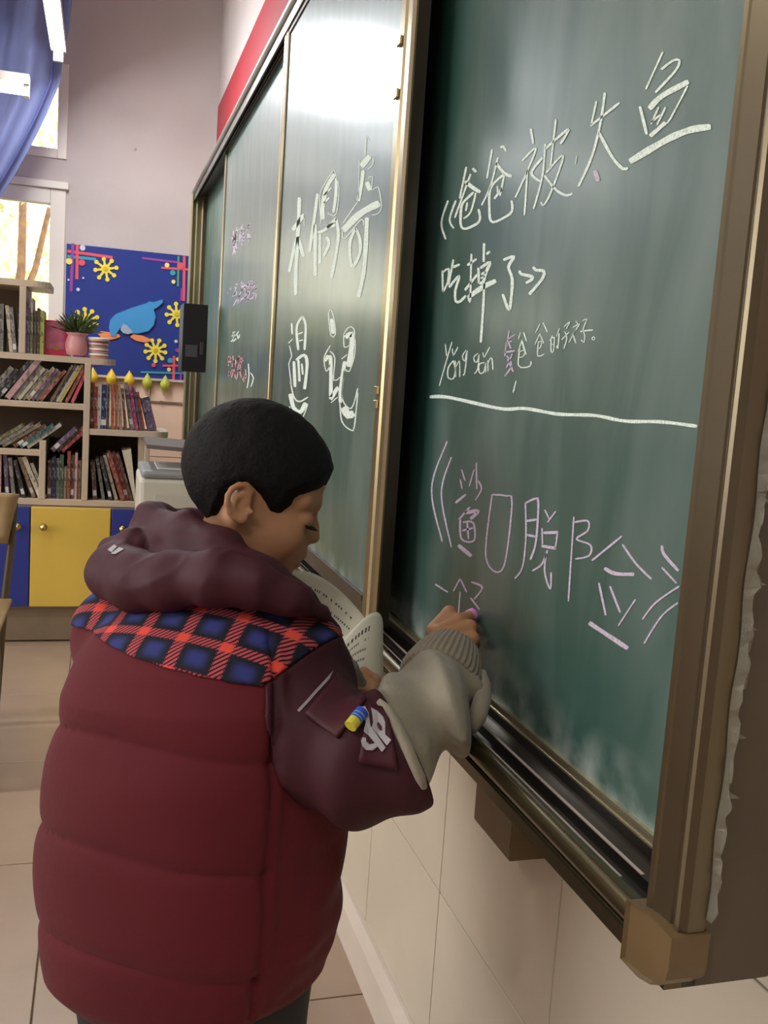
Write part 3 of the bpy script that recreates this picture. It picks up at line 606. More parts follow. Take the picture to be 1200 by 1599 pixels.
# two books leaning on the stub upright
z2 = S(90, 700)[1]
row.z = S(90, 707)[1]
row(73, 707, [(8, 50, 44, 'purple', -2), (5, 70, 44, 'brown', 2), (5, 68, 44, 'red')], 'resting on the upright ones', 'books lying across the upright books')
row.z = zD + TH / 2
row(140, 672, [(6, 72, 0, 'rust'), (5, 66, 0, 'red'), (4, 70, 0, 'white', .5), (9, 70, 0, 'navy', .3), (4, 72, 0, 'grey'), (5, 70, -2, 'orange', 1.5), (4, 72, -3, 'rust', 1), (5, 70, -4, 'tan', 1), (4, 66, -6, 'brown', 1.5), (6, 76, -9, 'grey', 2), (5, 72, -10, 'magenta', .5), (4, 70, -11, 'purple', .5), (5, 62, -11, 'orange', .5), (14, 54, -15, 'purple', 3)], 'on right shelf below blue board', 'books on the round-ended right shelf')
row.z = zE + TH / 2
row(145, 780, [(7, 60, -5, 'brown'), (5, 66, -10, 'grey', 4), (6, 68, -14, 'dark grey', 3), (5, 74, -16, 'cream', 1), (7, 80, -18, 'rust', 3), (7, 78, -18, 'red', 0), (5, 78, -18, 'brown', 1)], 'on lowest shelf above blue door', 'books in the lowest right compartment')
# cream magazines at the right end
MB().prism([(S(210, 780)[0], YS + .02, zE + TH / 2 + .0006), (S(214, 780)[0] - .002, YS + .02, zE + TH / 2 + .0006), (S(205, 700)[0], YS + .02, S(205, 702)[1]), (S(191, 702)[0], YS + .02, S(191, 705)[1])], (0, .2, 0)).build('magazine', m_pages, label='cream magazine bundle bulging at the right end of the lowest shelf', cat='magazine', org=(S(212, 780)[0], YS + .1, zE + TH / 2), group=None)
# pink picture book standing face out
zs = zA + TH / 2
def q(px, py, y): p = P(px, py, y=y); return p
yb = YS + .10
pb = MB().box((P(66, 520, y=yb).x, yb, zs + .0005), (P(105, 520, y=yb).x, yb + .012, P(80, 500, y=yb).z), .001).build('picture_book', mat('pink_cover', rgb(214, 62, 96), .4), label='pink picture book standing face out beside the potted plant', cat='book', org=(P(85, 520, y=yb).x, yb, zs))
MB().box((P(72, 520, y=yb).x, yb - .001, P(80, 545, y=yb).z), (P(101, 520, y=yb).x, yb, P(80, 503, y=yb).z), .0004).build('cover_print', mat('cover_print', rgb(176, 96, 116), .4, col2=rgb(222, 120, 160), vscale=26), pb)
MB().lathe((P(88, 543, y=yb).x, yb, P(88, 543, y=yb).z), [(.012, 0), (.011, .0015), (0, .0018)], 14, V((0, -1, 0))).build('cover_emblem', mat('emblem', rgb(176, 130, 60), .5), pb)
# plant pot
yp = YS + .07; pc = P(120, 540, y=yp); k = PXM
pot = empty('potted_plant', (pc.x, yp, zs)); tag(pot, 'green bushy plant in a ribbed pink pot beside stacked bowls', 'plant')
m_pot = mat('pink_ceramic', rgb(214, 150, 152), .35); hh = P(120, 520, y=yp).z - zs
vs = MB(); prof = [(.030, 0), (.038, .05), (.043, .3), (.043, .55), (.036, .80), (.034, .88), (.042, .97), (.043, 1.0), (.038, 1.0), (.032, .9)]
ax = 28; pts = []
for r, h in prof:
    for i in range(ax * 2): rr = r * (1 + (.025 if i % 2 else -.02) * (1 if .1 < h < .8 else 0)); pts.append((pc.x + rr * math.cos(math.pi * i / ax), yp + rr * math.sin(math.pi * i / ax), zs + .004 + h * (hh - .004)))
n = ax * 2
vs.add(pts, [(i * n + j, i * n + (j + 1) % n, (i + 1) * n + (j + 1) % n, (i + 1) * n + j) for i in range(len(prof) - 1) for j in range(n)] + [tuple(range(n))[::-1], tuple(range((len(prof) - 1) * n, len(prof) * n))])
vs.build('pot', m_pot, pot, smooth=True)
for a in range(3): MB().lathe((pc.x + .028 * math.cos(a * 2.1 + 4.2), yp + .028 * math.sin(a * 2.1 + 4.2), zs), [(.006, .0), (.009, .006), (.006, .012)], 10).build('foot', m_pot, pot)
random.seed(4); lf = MB()
for i in range(330):
    a = random.uniform(0, 2 * math.pi); e = random.uniform(.15, 1.35); L_ = random.uniform(.03, .085)
    d = V((math.cos(a) * math.cos(e) * 1.1, math.sin(a) * math.cos(e), math.sin(e))); b = V((pc.x, yp, zs + hh * .95)); c = b + d * L_
    n_ = d.cross(V((random.random(), random.random(), random.random()))).normalized() * .0035
    t = c + d * .018; lf.add([c - n_, b + d * L_ * .3, c + n_, t], [(0, 1, 2, 3)])
lf.build('leaves', mat('plant_leaf', rgb(74, 92, 52), .5, var=.35, vscale=60), pot, kind='stuff')
# stacked bowls
pc = P(154, 545, y=yp); m_bw = mat('bowl_white', rgb(222, 208, 198), .3)
hb = (P(154, 527, y=yp).z - zs) / 4
for i in range(4):
    r = .0385 + (.003 if i == 3 else 0); z = zs + .0006 + i * (hb + .0)
    b = MB().lathe((pc.x, yp, z), [(r * .8, 0), (r * .97, hb * .25), (r, hb * .7), (r * .98, hb * .93), (r * .85, hb * .9)], 28).build('bowl', m_bw, smooth=True, label='%s white bowl of the stack beside the pink pot' % ['bottom', 'second lowest', 'second highest', 'top'][i], cat='bowl', group='stacked bowls on the shelf', org=(pc.x, yp, z))
    MB().lathe((pc.x, yp, z + hb * (.28 if i < 3 else .05)), [(r * 1.0, 0), (r * 1.02, hb * .02), (r * 1.02, hb * .2), (r, hb * .22)], 28).build('red_band', mat('bowl_red', rgb(160, 60, 56), .35), b)
# ================================================================== POSTER BOARD on the far wall
def W(px, py, d=.0): return P(px, py, y=YF - d)
TL, TR, BR, BL = W(105, 378), W(297, 403), W(291, 597), W(99, 578)
px0, px1 = (TL.x + BL.x) / 2, .424; pz0, pz1 = (BL.z + BR.z) / 2, (TL.z + TR.z) / 2
PO = empty('poster_board', ((px0 + px1) / 2, YF, pz0)); tag(PO, 'blue display board with yellow paper splashes and a blue sea animal', 'display board')
MB().box((px0, YF - .012, pz0), (px1, YF - .0065, pz1), .001).build('blue_backing', mat('blue_gloss_paper', rgb(46, 62, 136), .2, bump=.15, bscale=6), PO)
m_y = mat('yellow_paper', rgb(236, 214, 66), .7); YP = .0125
def flat(pts, m, name, th=.003, d=YP, label=None):
    f = [W(a, b, d) for a, b in pts]; return MB().prism(f, (0, -th, 0)).build(name, m, PO, label=label)
for k, (cx, cy, r, n, ph) in enumerate(((165, 420, 20, 8, .2), (135, 500, 21, 9, .35), (276, 491, 20, 8, .1), (243, 547, 20, 9, -.15))):
    c = W(cx, cy, YP); u = r * (YF / D(cx, cy).y) / FPX; mb = MB()
    mb.lathe(c, [(.34 * u, 0), (.34 * u, .004)], 18, V((0, -1, 0)))
    for i in range(n):
        a = 2 * math.pi * i / n + ph; d = V((math.cos(a), 0, math.sin(a))); s = V((-d.z, 0, d.x)); L_ = u * random.uniform(.88, 1.02)
        mb.prism([c + d * .2 * u + s * .1 * u, c + d * L_ * .85 + s * .07 * u, c + d * L_ * .85 - s * .07 * u, c + d * .2 * u - s * .1 * u], (0, -.0036, 0))
        mb.lathe(c + d * L_ * .84, [(.165 * u, 0), (.165 * u, .0042)], 14, V((0, -1, 0)))
    mb.build('paper_splash', m_y, PO)
    sm = MB().lathe(c + V((0, -.004, 0)), [(.2 * u, 0), (.17 * u, .002), (0, .003)], 12, V((0, -1, 0))).build('splash_centre', mat('deep_yellow', rgb(206, 178, 30), .6), PO)
m_w1 = mat('whale_blue_foam', rgb(62, 142, 200), .5, var=.06); m_or = mat('orange_foam', rgb(234, 140, 84), .6)
flat([(172, 500), (180, 491), (205, 481), (228, 474), (233, 471), (240, 472), (249, 469), (254, 468), (254, 473), (246, 480), (240, 483), (243, 495), (240, 508), (232, 517), (215, 521), (203, 521), (193, 517), (188, 512), (184, 518), (180, 526), (173, 524), (170, 512)], m_w1, 'sea_animal_cutout', .012)
flat([(188, 515), (192, 506), (198, 508), (208, 519), (200, 522), (192, 520)], mat('pale_belly', rgb(160, 170, 190), .6), 'belly', .014)
for pts in ([(153, 522), (158, 517), (172, 519), (186, 522), (188, 526), (180, 529), (170, 531), (160, 529)], [(203, 526), (208, 522), (222, 524), (234, 529), (236, 533), (226, 535), (212, 532)]): flat(pts, m_or, 'orange_flipper', .008)
cols = {'r': rgb(226, 82, 96), 'm': rgb(150, 62, 150), 't': rgb(60, 150, 170), 'g': rgb(70, 150, 110), 'w': rgb(206, 206, 220), 'y': rgb(236, 222, 110)}
for c, a, b, wpx in (('r', (105, 392), (176, 402), 4), ('t', (105, 400), (150, 405), 4), ('m', (114, 380), (111, 455), 4), ('r', (121, 382), (120, 436), 4), ('m', (222, 403), (280, 410), 3), ('r', (252, 418), (296, 421), 3),
                     ('r', (288, 400), (287, 470), 4), ('g', (279, 400), (278, 447), 3), ('t', (220, 581), (290, 583), 3), ('r', (272, 556), (271, 594), 4), ('m', (284, 450), (283, 470), 3), ('r', (254, 571), (282, 571), 3), ('m', (142, 569), (156, 569), 3), ('m', (283, 582), (282, 594), 3)):
    YP += .0003; A, B = W(*a, YP), W(*b, YP); d = (B - A).normalized(); s = V((-d.z, 0, d.x)) * (wpx * YF / FPX / 2)
    MB().prism([A + s, B + s, B - s, A - s], (0, -.0012, 0)).build('paper_strip', mat('strip_' + c, cols[c], .6), PO)
for c, px, py, r in (('w', 129, 387, 4), ('r', 128, 410, 4.5), ('y', 108, 408, 4.5), ('w', 122, 452, 2.5), ('y', 261, 414, 3.5), ('t', 270, 426, 4), ('y', 271, 440, 3), ('r', 282, 415, 5), ('w', 275, 533, 2.5), ('m', 277, 547, 3), ('t', 266, 563, 4), ('y', 264, 577, 3), ('y', 278, 561, 3), ('w', 107, 437, 1.5), ('w', 130, 434, 1.5), ('r', 240, 570, 3)):
    MB().lathe(W(px, py, YP), [(r * YF / FPX, 0), (r * YF / FPX, .0014)], 14, V((0, -1, 0))).build('paper_dot', mat('strip_' + c, cols[c], .6), PO)
# yellow paper lanterns hung along the bottom edge
for i, (px, py) in enumerate(((145, 588), (174, 590), (202, 593), (230, 597), (258, 600))):
    c = W(px, py, .03); u = 13 * (YF - .03) / FPX; m_l = mat('lantern_yellow' if i < 3 else 'lantern_green', rgb(232, 196, 50) if i < 3 else rgb(190, 190, 70), .45)
    MB().lathe(c, [(.02 * u, 1.05 * u), (.15 * u, .85 * u), (.38 * u, .5 * u), (.58 * u, .1 * u), (.6 * u, -.15 * u), (.45 * u, -.5 * u), (.2 * u, -.72 * u), (.12 * u, -.75 * u), (.1 * u, -1.0 * u), (.02 * u, -1.1 * u)], 14).build('paper_lantern', m_l, smooth=True,
        label='%s in the row under the blue board' % ['yellow lantern above the leftmost books, first', 'yellow paper lantern, second from left', 'yellow paper lantern, middle one', 'greenish paper lantern, second from right', 'greenish paper lantern, rightmost'][i], cat='lantern', group='paper lanterns under the board', org=c)
hg = W(200, 578, .03); BI = 0
MB().box((px0, YF - .034, pz0 - .012), (px1, YF - .0075, pz0 - .0005)).build('lantern_rail', mat('rail_white', rgb(200, 190, 180), .5), PO)
tc_ = MB().tube([W(205, 627, .012), W(230, 627, .012), W(252, 629, .012), W(275, 630, .012), W(292, 633, .012)], .004, 6); tc_.lathe(W(252, 628, .014), [(.008, -.006), (.008, .006)], 8, V((0, 1, 0)))
tc_.build('wall_cable', mat('cable_grey', rgb(120, 105, 95), .6), label='thin grey cable running along the peach tiles under the board', cat='cable', org=W(252, 628))
MB().lathe(P(211, 233, y=YF), [(.006, 0), (.008, .004), (.004, .012), (0, .013)], 12, V((0, -1, 0))).build('wall_hook', mat('hook_bright', (.9, .9, .9), .15, metal=1), smooth=True, label='tiny bright metal hook on the bare far wall', cat='hook', org=P(211, 233, y=YF))
# ================================================================== BLUE CURTAIN sweeping across the far windows
yc = YF - .42
edge = [(100, -140), (108, -60), (112, 0), (106, 50), (97, 92), (93, 128), (72, 178), (46, 230), (20, 276), (0, 306), (-30, 352), (-80, 400)]
edge = [P(a, b, y=yc) for a, b in edge]; G = []; 
zs_ = [2.9] + [e.z for e in edge[1:]]
for i, e in enumerate(edge):
    r_ = []; vtop = 1 - i / (len(edge) - 1)
    xr = e.x; xl = -1.55
    for j in range(90):
        s = j / 89; x = xr + (xl - xr) * s; dz = 0
        r_.append(V((x, yc + .035 * math.sin(s * 46 + 1.2 * i / 11) * (.35 + .65 * vtop) + .012 * math.sin(s * 113), e.z - .0)))
    G.append(r_)
cu = MB().grid(G).build('curtain', mat('blue_curtain_cloth', rgb(98, 106, 152), .6, var=.06, vscale=3, sheen=.3), smooth=True, thick=.003, label='blue curtain swept to the left across the far windows', cat='curtain', org=(-.8, yc, 1.6))
hm = MB(); hp = [e + V((-.035, -.02, -.012)) for e in edge[3:]]
hm.tube(hp, .006, 6); hm.build('hem', mat('curtain_hem', rgb(58, 66, 120), .7), cu, smooth=True)
MB().tube([(-1.7, yc, 2.93), (.2, yc, 2.93)], .014, 10).lathe((-.95, yc, 2.93), [(.012, 0), (.012, ZC - 2.93)], 8).build('curtain_rod', mat('rod', rgb(150, 150, 150), .4, metal=.6), label='thin curtain rod holding the blue curtain', cat='curtain rod', org=(-.9, yc, 2.93))
# ================================================================== LAMPS
m_emit = mat('tube_glow', (1, 1, 1), .5, emis=((.95, .98, 1.0), 14)); m_lamp = mat('lamp_white', rgb(190, 186, 178), .5)
def tube_lamp(loc, L_, ax, label, power=None, wires=True, es=None):
    t = empty('tube_lamp', loc); tag(t, label, 'lamp', None); c = V(loc); a = V((1, 0, 0)) if ax == 'x' else V((0, 1, 0)); b = V((0, 1, 0)) if ax == 'x' else V((1, 0, 0)); z = V((0, 0, 1))
    MB().obox(c + z * .03, a, b, z, L_ / 2, .03, .018).build('housing', m_lamp, t)
    MB().obox(c - a * (L_ / 2 - .01), a, b, z, .01, .02, .03).obox(c + a * (L_ / 2 - .01), a, b, z, .01, .02, .03).build('socket', m_lamp, t)
    MB().tube([c - a * (L_ / 2 - .02) - z * .008, c + a * (L_ / 2 - .02) - z * .008], .016, 12).build('tube', es or m_emit, t, smooth=True)
    if wires: MB().tube([c - a * L_ * .3 + z * .04, c - a * L_ * .3 + z * (ZC - c.z)], .003, 5).tube([c + a * L_ * .3 + z * .04, c + a * L_ * .3 + z * (ZC - c.z)], .003, 5).build('hanger', m_lamp, t)
    return t
for i, (lx, ly, lz) in enumerate(LAMPS): tube_lamp((lx, ly, lz), 1.2, 'x', 'ceiling tube lamp out of view over the %s' % ['middle of the room near the board', 'left middle of the room', 'rear right of the room', 'rear left of the room'][i])
BLX, BLZ = -.215, CZ + 1.30
tube_lamp((BLX, 3.85, BLZ), 1.3, 'y', 'long glowing board lamp hanging above the board, seen against the curtain', es=mat('board_tube_glow', (1, 1, 1), .5, emis=((.95, .98, 1.0), 18)))
area('board_lamp_light', (BLX, 4.0, BLZ - .05), (0, math.radians(-35), 0), .20, .8, 17, (.95, .98, 1))
lp = P(46, 140, y=4.1)
tube_lamp((lp.x - .6, 4.1, lp.z), 1.2, 'x', 'glowing tube lamp at the left edge in front of the curtain')
# ================================================================== BLACK BOX on the board frame, PRINTER, CHAIR
A_, B_ = P(287, 478, y=3.66), P(322, 584, y=3.66)
bb = empty('black_box', ((A_.x + B_.x) / 2, 3.7, B_.z)); tag(bb, 'black metal box fixed to the far end of the chalkboard frame', 'box')
xb1 = XF - .0005
MB().box((A_.x, 3.66, P(322, 582, y=3.66).z), (xb1, 3.83, P(300, 474, y=3.66).z), .003).build('case', mat('black_case', (.008, .008, .01), .35), bb)
c = P(299, 548, y=3.66)
MB().box((c.x - .022, 3.657, c.z - .022), (c.x + .022, 3.66, c.z + .022), .001).build('grey_label', mat('grey_label', rgb(70, 72, 78), .5), bb)
MB().box((c.x + .03, 3.655, c.z - .012), (c.x + .045, 3.66, c.z + .035), .002).build('latch', mat('latch_grey', rgb(60, 60, 66), .3), bb)
yq = 3.35
a, b = P(218, 760, y=yq), P(300, 760, y=yq); zt_ = P(255, 748, y=yq).z; zb_ = .50
PR = empty('printer', ((a.x + b.x) / 2 + .03, yq + .2, zb_)); tag(PR, 'white printer with grey tray top beside the bookcase behind the boy', 'printer')
xr_ = b.x + .05
MB().box((a.x, yq, zb_), (xr_, yq + .38, zt_), .015).build('body', mat('printer_white', rgb(206, 202, 190), .45), PR)
MB().box((a.x + .05, yq - .003, zb_ + .07), (xr_ - .03, yq, zt_ - .055), .002).build('front_panel', mat('printer_panel', rgb(196, 193, 182), .5), PR)
MB().box((a.x + .005, yq + .0, zt_), (xr_ - .01, yq + .36, zt_ + .028), .012).build('grey_top', mat('printer_grey', rgb(150, 152, 156), .4), PR)
MB().box((a.x + .06, yq + .04, zt_ + .028), (xr_ - .05, yq + .28, zt_ + .034), .002).build('paper', mat('paper_white', rgb(222, 216, 212), .7), PR)
lz = P(228, 690, y=yq + .36).z
pl = MB().box((P(229, 720, y=yq + .33).x - .008, yq + .33, zt_ + .02), (P(229, 720, y=yq + .33).x + .01, yq + .36, lz - .012), .002)
pl.build('lid_post', m_board_w, PR)
p0, p1 = P(224, 688, y=yq + .33), P(300, 700, y=yq + .10)
MB().prism([(p0.x, yq + .36, p0.z), (p0.x, yq + .02, p0.z - .005), (xr_, yq + .02, p1.z - .012), (xr_, yq + .36, p1.z - .004)], (0, 0, .014)).build('raised_lid', mat('lid_grey', rgb(112, 104, 100), .5), PR)
TB = empty('side_table', ((a.x + b.x) / 2, yq + .2, 0)); tag(TB, 'small wooden side table hidden behind the boy under the printer', 'table')
MB().box((a.x - .02, yq - .02, zb_ - .03), (xr_ + .01, yq + .40, zb_ - .0005), .003).build('table_top', m_board_w, TB)
for i in (0, 1):
    for j in (0, 1): MB().box((a.x + .0 + i * (xr_ - a.x - .04), yq + j * .34, .0005), (a.x + .04 + i * (xr_ - a.x - .04), yq + .04 + j * .34, zb_ - .03), .002).build('leg', m_board_w, TB)
# chair at the lower left
m_ply = mat('chair_plywood', rgb(150, 124, 84), .45, var=.1, vscale=5, stretch=(1, 1, 6)); m_tube_ = mat('chair_steel', rgb(96, 84, 64), .4, metal=.5)
yk = 3.0; ca = P(31, 770, y=yk); cb = P(18, 845, y=yk)
CH = empty('chair', (ca.x - .22, yk - .15, 0)); tag(CH, 'tan plywood school chair with metal frame at the left edge', 'chair')
G = []
for i in range(9):
    v = i / 8; z = ca.z + (cb.z - ca.z) * v; G.append([V((ca.x - .40 * s / 12 - .03 * v * (1 - s / 6) * 1.0, yk - .03 + .045 * math.cos((s - 6) / 12 * math.pi) - .02 * v + (.014 * math.sin(v * math.pi)), z + .012 * math.sin(v * 3.1))) for s in range(13)])
MB().grid(G).build('backrest', m_ply, CH, smooth=True, thick=.012)
MB().box((ca.x - .40, yk - .45, .405), (ca.x - .01, yk - .07, .418), .005).build('seat', m_ply, CH)
for sx in (0, 1):
    x = ca.x - .015 - sx * .37
    e1 = P(24, 800, y=yk + .0); 
    MB().tube([(x - .0, yk + .005, ca.z - .03), (x - .005, yk - .0, .58), (x - .02 + .04 * sx, yk - .03, .40), (x - .045 + .09 * sx, yk + .01, .012)], .011, 10).build('leg', m_tube_, CH, smooth=True)
    MB().tube([(x - .01 + .02 * sx, yk - .09, .40), (x - .01 + .02 * sx, yk - .42, .395), (x - .0, yk - .45, .36), (x + .0, yk - .47, .012)], .011, 10).build('leg', m_tube_, CH, smooth=True)
MB().tube([(ca.x - .04, yk - .03, .402), (ca.x - .36, yk - .03, .402)], .009, 8).build('crossbar', m_tube_, CH, smooth=True)
# ================================================================== THE BOY
BOY = empty('person', (P(290, 1500, t=1.06).x, P(290, 1500, t=1.06).y, 0))
tag(BOY, 'boy in a maroon padded jacket writing on the chalkboard, book in other hand', 'person')
def pp(px, py, t): return P(px, py, t=t)
def pk(n, t): return n * t / FPX            # n pixels at depth t in metres
m_skin = mat('skin', rgb(182, 134, 97), .55, var=.05, vscale=30, sub=.12)
m_jack = mat('maroon_shell', rgb(92, 20, 30), .8, var=.06, vscale=6, bump=.14, bscale=150, sheen=.04, spec=.3)
m_hood = mat('plum_nylon', rgb(68, 25, 37), .62, var=.05, vscale=10, bump=.08, bscale=60, spec=.35)
m_slv = mat('plum_sleeve_nylon', rgb(62, 22, 32), .66, var=.05, vscale=10, bump=.1, bscale=70, spec=.3)
# ---- torso frame
Ft = V((.60, .80, 0)).normalized(); Rt = V((.80, -.60, 0)).normalized(); Ut = (V((0, 0, 1)) + Ft * .09 - CR * .12).normalized(); Ff = (Ft - Ut * Ft.dot(Ut)).normalized()
HC = pp(297, 1492, 1.06)
sP = [-.055, -.035, -.005, .05, .14, .23, .30, .335, .365, .388, .405, .42, .435]
aP = [.10, .125, .153, .168, .171, .168, .160, .151, .136, .112, .084, .055, .03]
bP = [.08, .103, .124, .133, .134, .130, .120, .110, .096, .078, .058, .04, .02]
def torso_uvw(p):
    q = p - A3(HC); return q @ A3(Rt), q @ A3(Ff), q @ A3(Ut)
def torso(p, grow=0, quilt=True):
    a, b, s = torso_uvw(p)
    A = np.interp(s, sP, aP) + grow; B = np.interp(s, sP, bP) + grow
    b = b - np.interp(s, [0, .3, .45], [0, .0, .03])
    rho = ((np.abs(a) / A) ** 2.25 + (np.abs(b) / B) ** 2.25 + 1e-9) ** (1 / 2.25)
    d = (rho - 1) * np.minimum(A, B) * .92
    if quilt:
        ph = np.arctan2(-b, a)
        sw = s + .010 * np.sin(ph * 2 + .6)
        w = np.clip(1 - (s - .36) / .03, 0, 1)
        w2 = w * np.clip((ph - .50) / .12, .12, 1) if True else w
        w2 = np.where(ph < -1.2, w, w2); d = d - .0085 * w2 * np.abs(np.sin(np.pi * (sw - .050) / .108)) ** .34 + .004
        seam = np.exp(-((ph - .62) * .17 / .005) ** 2) * .006 * w; d = d + seam
        wr = vnoise(p * np.array([1, 1, .6], np.float32), 38, 5); d = d - .0035 * wr * np.clip((s + .05) / .1, .3, 1)
        side = np.clip((ph - -.9) / .4, 0, 1) * np.clip((.55 - ph) / .2, 0, 1); d = d - .004 * side * vnoise(p, 75, 8)
    return smax(smax(d, (-s - .046 + .012 * np.sin(np.arctan2(-b, a) * 3)), .03), s - .437, .02)
# ---- right sleeve (near side)
SR = [(pp(415, 1050, 1.01), pk(72, 1.0)), (pp(460, 1120, .98), pk(80, .97)), (pp(553, 1180, .94), pk(91, .94)), (pp(628, 1172, .92), pk(76, .92)), (pp(665, 1160, .92), pk(66, .92))]
RC = pp(634, 1168, .92); RN = (CR * .88 + CU * .40 + CW * .22).normalized()
def sleeve(p):
    d = chain(p, SR, .03)
    q = p - A3(SR[2][0]); ax = A3((SR[3][0] - SR[1][0]).normalized()); t = q @ ax
    d = d - .0055 * np.sin(t * 95 + 2.2 * vnoise(p, 16, 2)) * np.exp(-((t + .01) / .07) ** 2) - .004 * vnoise(p, 48, 3)
    d = d - .0045 * (1 - np.abs(vnoise(p, 26, 61))) ** 5 * np.clip((t + .16) / .06, 0, 1) + .001
    return smax(d, (p - A3(RC)) @ A3(RN), .006)
LS = HC + Ut * .335 - Rt * .10 + Ff * .03; LE = HC + Ut * .19 - Rt * .115 + Ff * .15; LH = pp(536, 1062, 1.12)
LW = LE + (LH - LE) * .72
def sleeve_l(p): return chain(p, [(LS, .056), (LE, .050), (LE + (LH - LE) * .62, .042)], .03) - .004 * vnoise(p, 50, 4)
def jacket(p): return np.minimum(torso(p) - .002, sleeve(p))
pts = [HC, RC, LE, LW, HC + Ut * .5]
lo = [min(c[i] for c in pts) - .25 for i in range(3)]; hi = [max(c[i] for c in pts) + .12 for i in range(3)]
lo = [HC.x - .27, HC.y - .33, HC.z - .09]; hi = [max(RC.x, LW.x) + .09, HC.y + .40, HC.z + .52]
vs, fs = sdf_mesh(lambda p: smin(torso(p), sleeve_l(p), .02), lo, hi, .0038)
J = np_obj('jacket', vs, fs, m_jack, BOY); tag(J, 'maroon padded jacket')
sl_pts = [a for a, r in SR]
def sleeve_all(p):
    a, b, s = torso_uvw(p); sh = smax(torso(p) - .0035, -(torso(p) + .006), .001); sh = smax(sh, (.1095 + .95 * np.maximum(s - .33, 0) + .30 * np.maximum(.33 - s, 0)) - a, .003); sh = smax(sh, .235 - s, .006)
    return smin(sleeve(p), sh, .012)
vs, fs = sdf_mesh(sleeve_all, [min(p[i] for p in sl_pts) - .12 for i in range(3)], [max(p[i] for p in sl_pts) + .12 for i in range(3)], .0026)
SLV = np_obj('sleeve', vs, fs, m_slv, BOY); tag(SLV, 'plum nylon sleeve pushed up to the elbow')
# ---- plaid yoke: thin layer over the shoulders
def plaid_mat():
    m = bpy.data.materials.new('plaid_flannel'); m.use_nodes = True; nt = m.node_tree; N, L = nt.nodes, nt.links; b = N['Principled BSDF']; b.inputs['Roughness'].default_value = .9
    uv = N.new('ShaderNodeUVMap'); uv.uv_map = 'plaid'; sp = N.new('ShaderNodeSeparateXYZ'); L.new(uv.outputs[0], sp.inputs[0])
    def mth(op, a, b_=None, c=None):
        n = N.new('ShaderNodeMath'); n.operation = op
        for i, x in enumerate((a, b_, c)):
            if x is None: continue
            if isinstance(x, (int, float)): n.inputs[i].default_value = x
            else: L.new(x, n.inputs[i])
        return n.outputs[0]
    def band(o, w0, soft):                   # 1 within the stripe of each cell
        f = mth('FRACT', o); d = mth('ABSOLUTE', mth('SUBTRACT', f, .5)); r = N.new('ShaderNodeMapRange'); r.inputs[1].default_value = w0 + soft; r.inputs[2].default_value = w0 - soft; L.new(d, r.inputs[0]); return r.outputs[0]
    X, Y = sp.outputs[0], sp.outputs[1]
    tw = mth('GREATER_THAN', mth('FRACT', mth('MULTIPLY', mth('SUBTRACT', X, mth('MULTIPLY', Y, .75)), 9.0)), .42)
    def jag(o, o2): return mth('ADD', o, mth('MULTIPLY', mth('SUBTRACT', mth('FRACT', mth('MULTIPLY', mth('ADD', o, o2), 13.0)), .5), .05))
    rx, ry = band(jag(X, Y), .13, .012), band(jag(Y, X), .13, .012)
    bx_, by_ = band(mth('ADD', jag(X, Y), .5), .20, .09), band(mth('ADD', jag(Y, X), .5), .20, .09)
    def mix(f, a, b_):
        n = N.new('ShaderNodeMix'); n.data_type = 'RGBA'; L.new(f, n.inputs[0])
        for i, x in ((6, a), (7, b_)):
            if isinstance(x, tuple): n.inputs[i].default_value = (*x, 1)
            else: L.new(x, n.inputs[i])
        return n.outputs[2]
    base = mix(mth('MULTIPLY', bx_, by_), rgb(16, 18, 32), rgb(46, 54, 122))
    either = mth('MULTIPLY', mth('MAXIMUM', rx, ry), tw)
    c = mix(either, base, rgb(196, 78, 84)); c = mix(mth('MULTIPLY', rx, ry), c, rgb(236, 80, 62))
    L.new(c, b.inputs['Base Color']); return m
def yoke_edge(p):                            # >0 inside the yoke
    a, b, s = torso_uvw(p)
    line = .347 - .17 * np.maximum(a, -.10)
    arm = .108 - a + .95 * (s - .33)
    arm_l = .22 + a
    return np.minimum(np.minimum(s - line, arm), arm_l)
def yoke(p):
    t = smin(torso(p), sleeve_l(p), .02); return smax(smax(t - .0035, -(t + .003), .001), -yoke_edge(p), .0015)
vs, fs = sdf_mesh(yoke, [HC.x - .27, HC.y - .30, HC.z + .29], [HC.x + .24, HC.y + .30, HC.z + .48], .0022)
YK = np_obj('plaid_yoke', vs, fs, plaid_mat(), BOY); tag(YK, 'red and navy plaid yoke')
def plaid_uv(o, vs):
    a, b, s = torso_uvw(vs.astype(np.float32)); Lc = .050
    U = a / Lc + .23; Vv = (s + np.clip(b + .10, 0, 1) * .9 + .25 * np.clip(a, 0, 1)) / Lc + .0
    Vv = (s - .347 + .17 * np.maximum(a, -.10) + np.clip(b + .11, 0, 1) * .8) / Lc * 1.0 + .5
    uvl = o.data.uv_layers.new(name='plaid'); li = np.empty(len(o.data.loops), np.int32); o.data.loops.foreach_get('vertex_index', li)
    uvl.data.foreach_set('uv', np.stack([U[li], Vv[li]], 1).astype(np.float32).ravel())
plaid_uv(YK, vs)
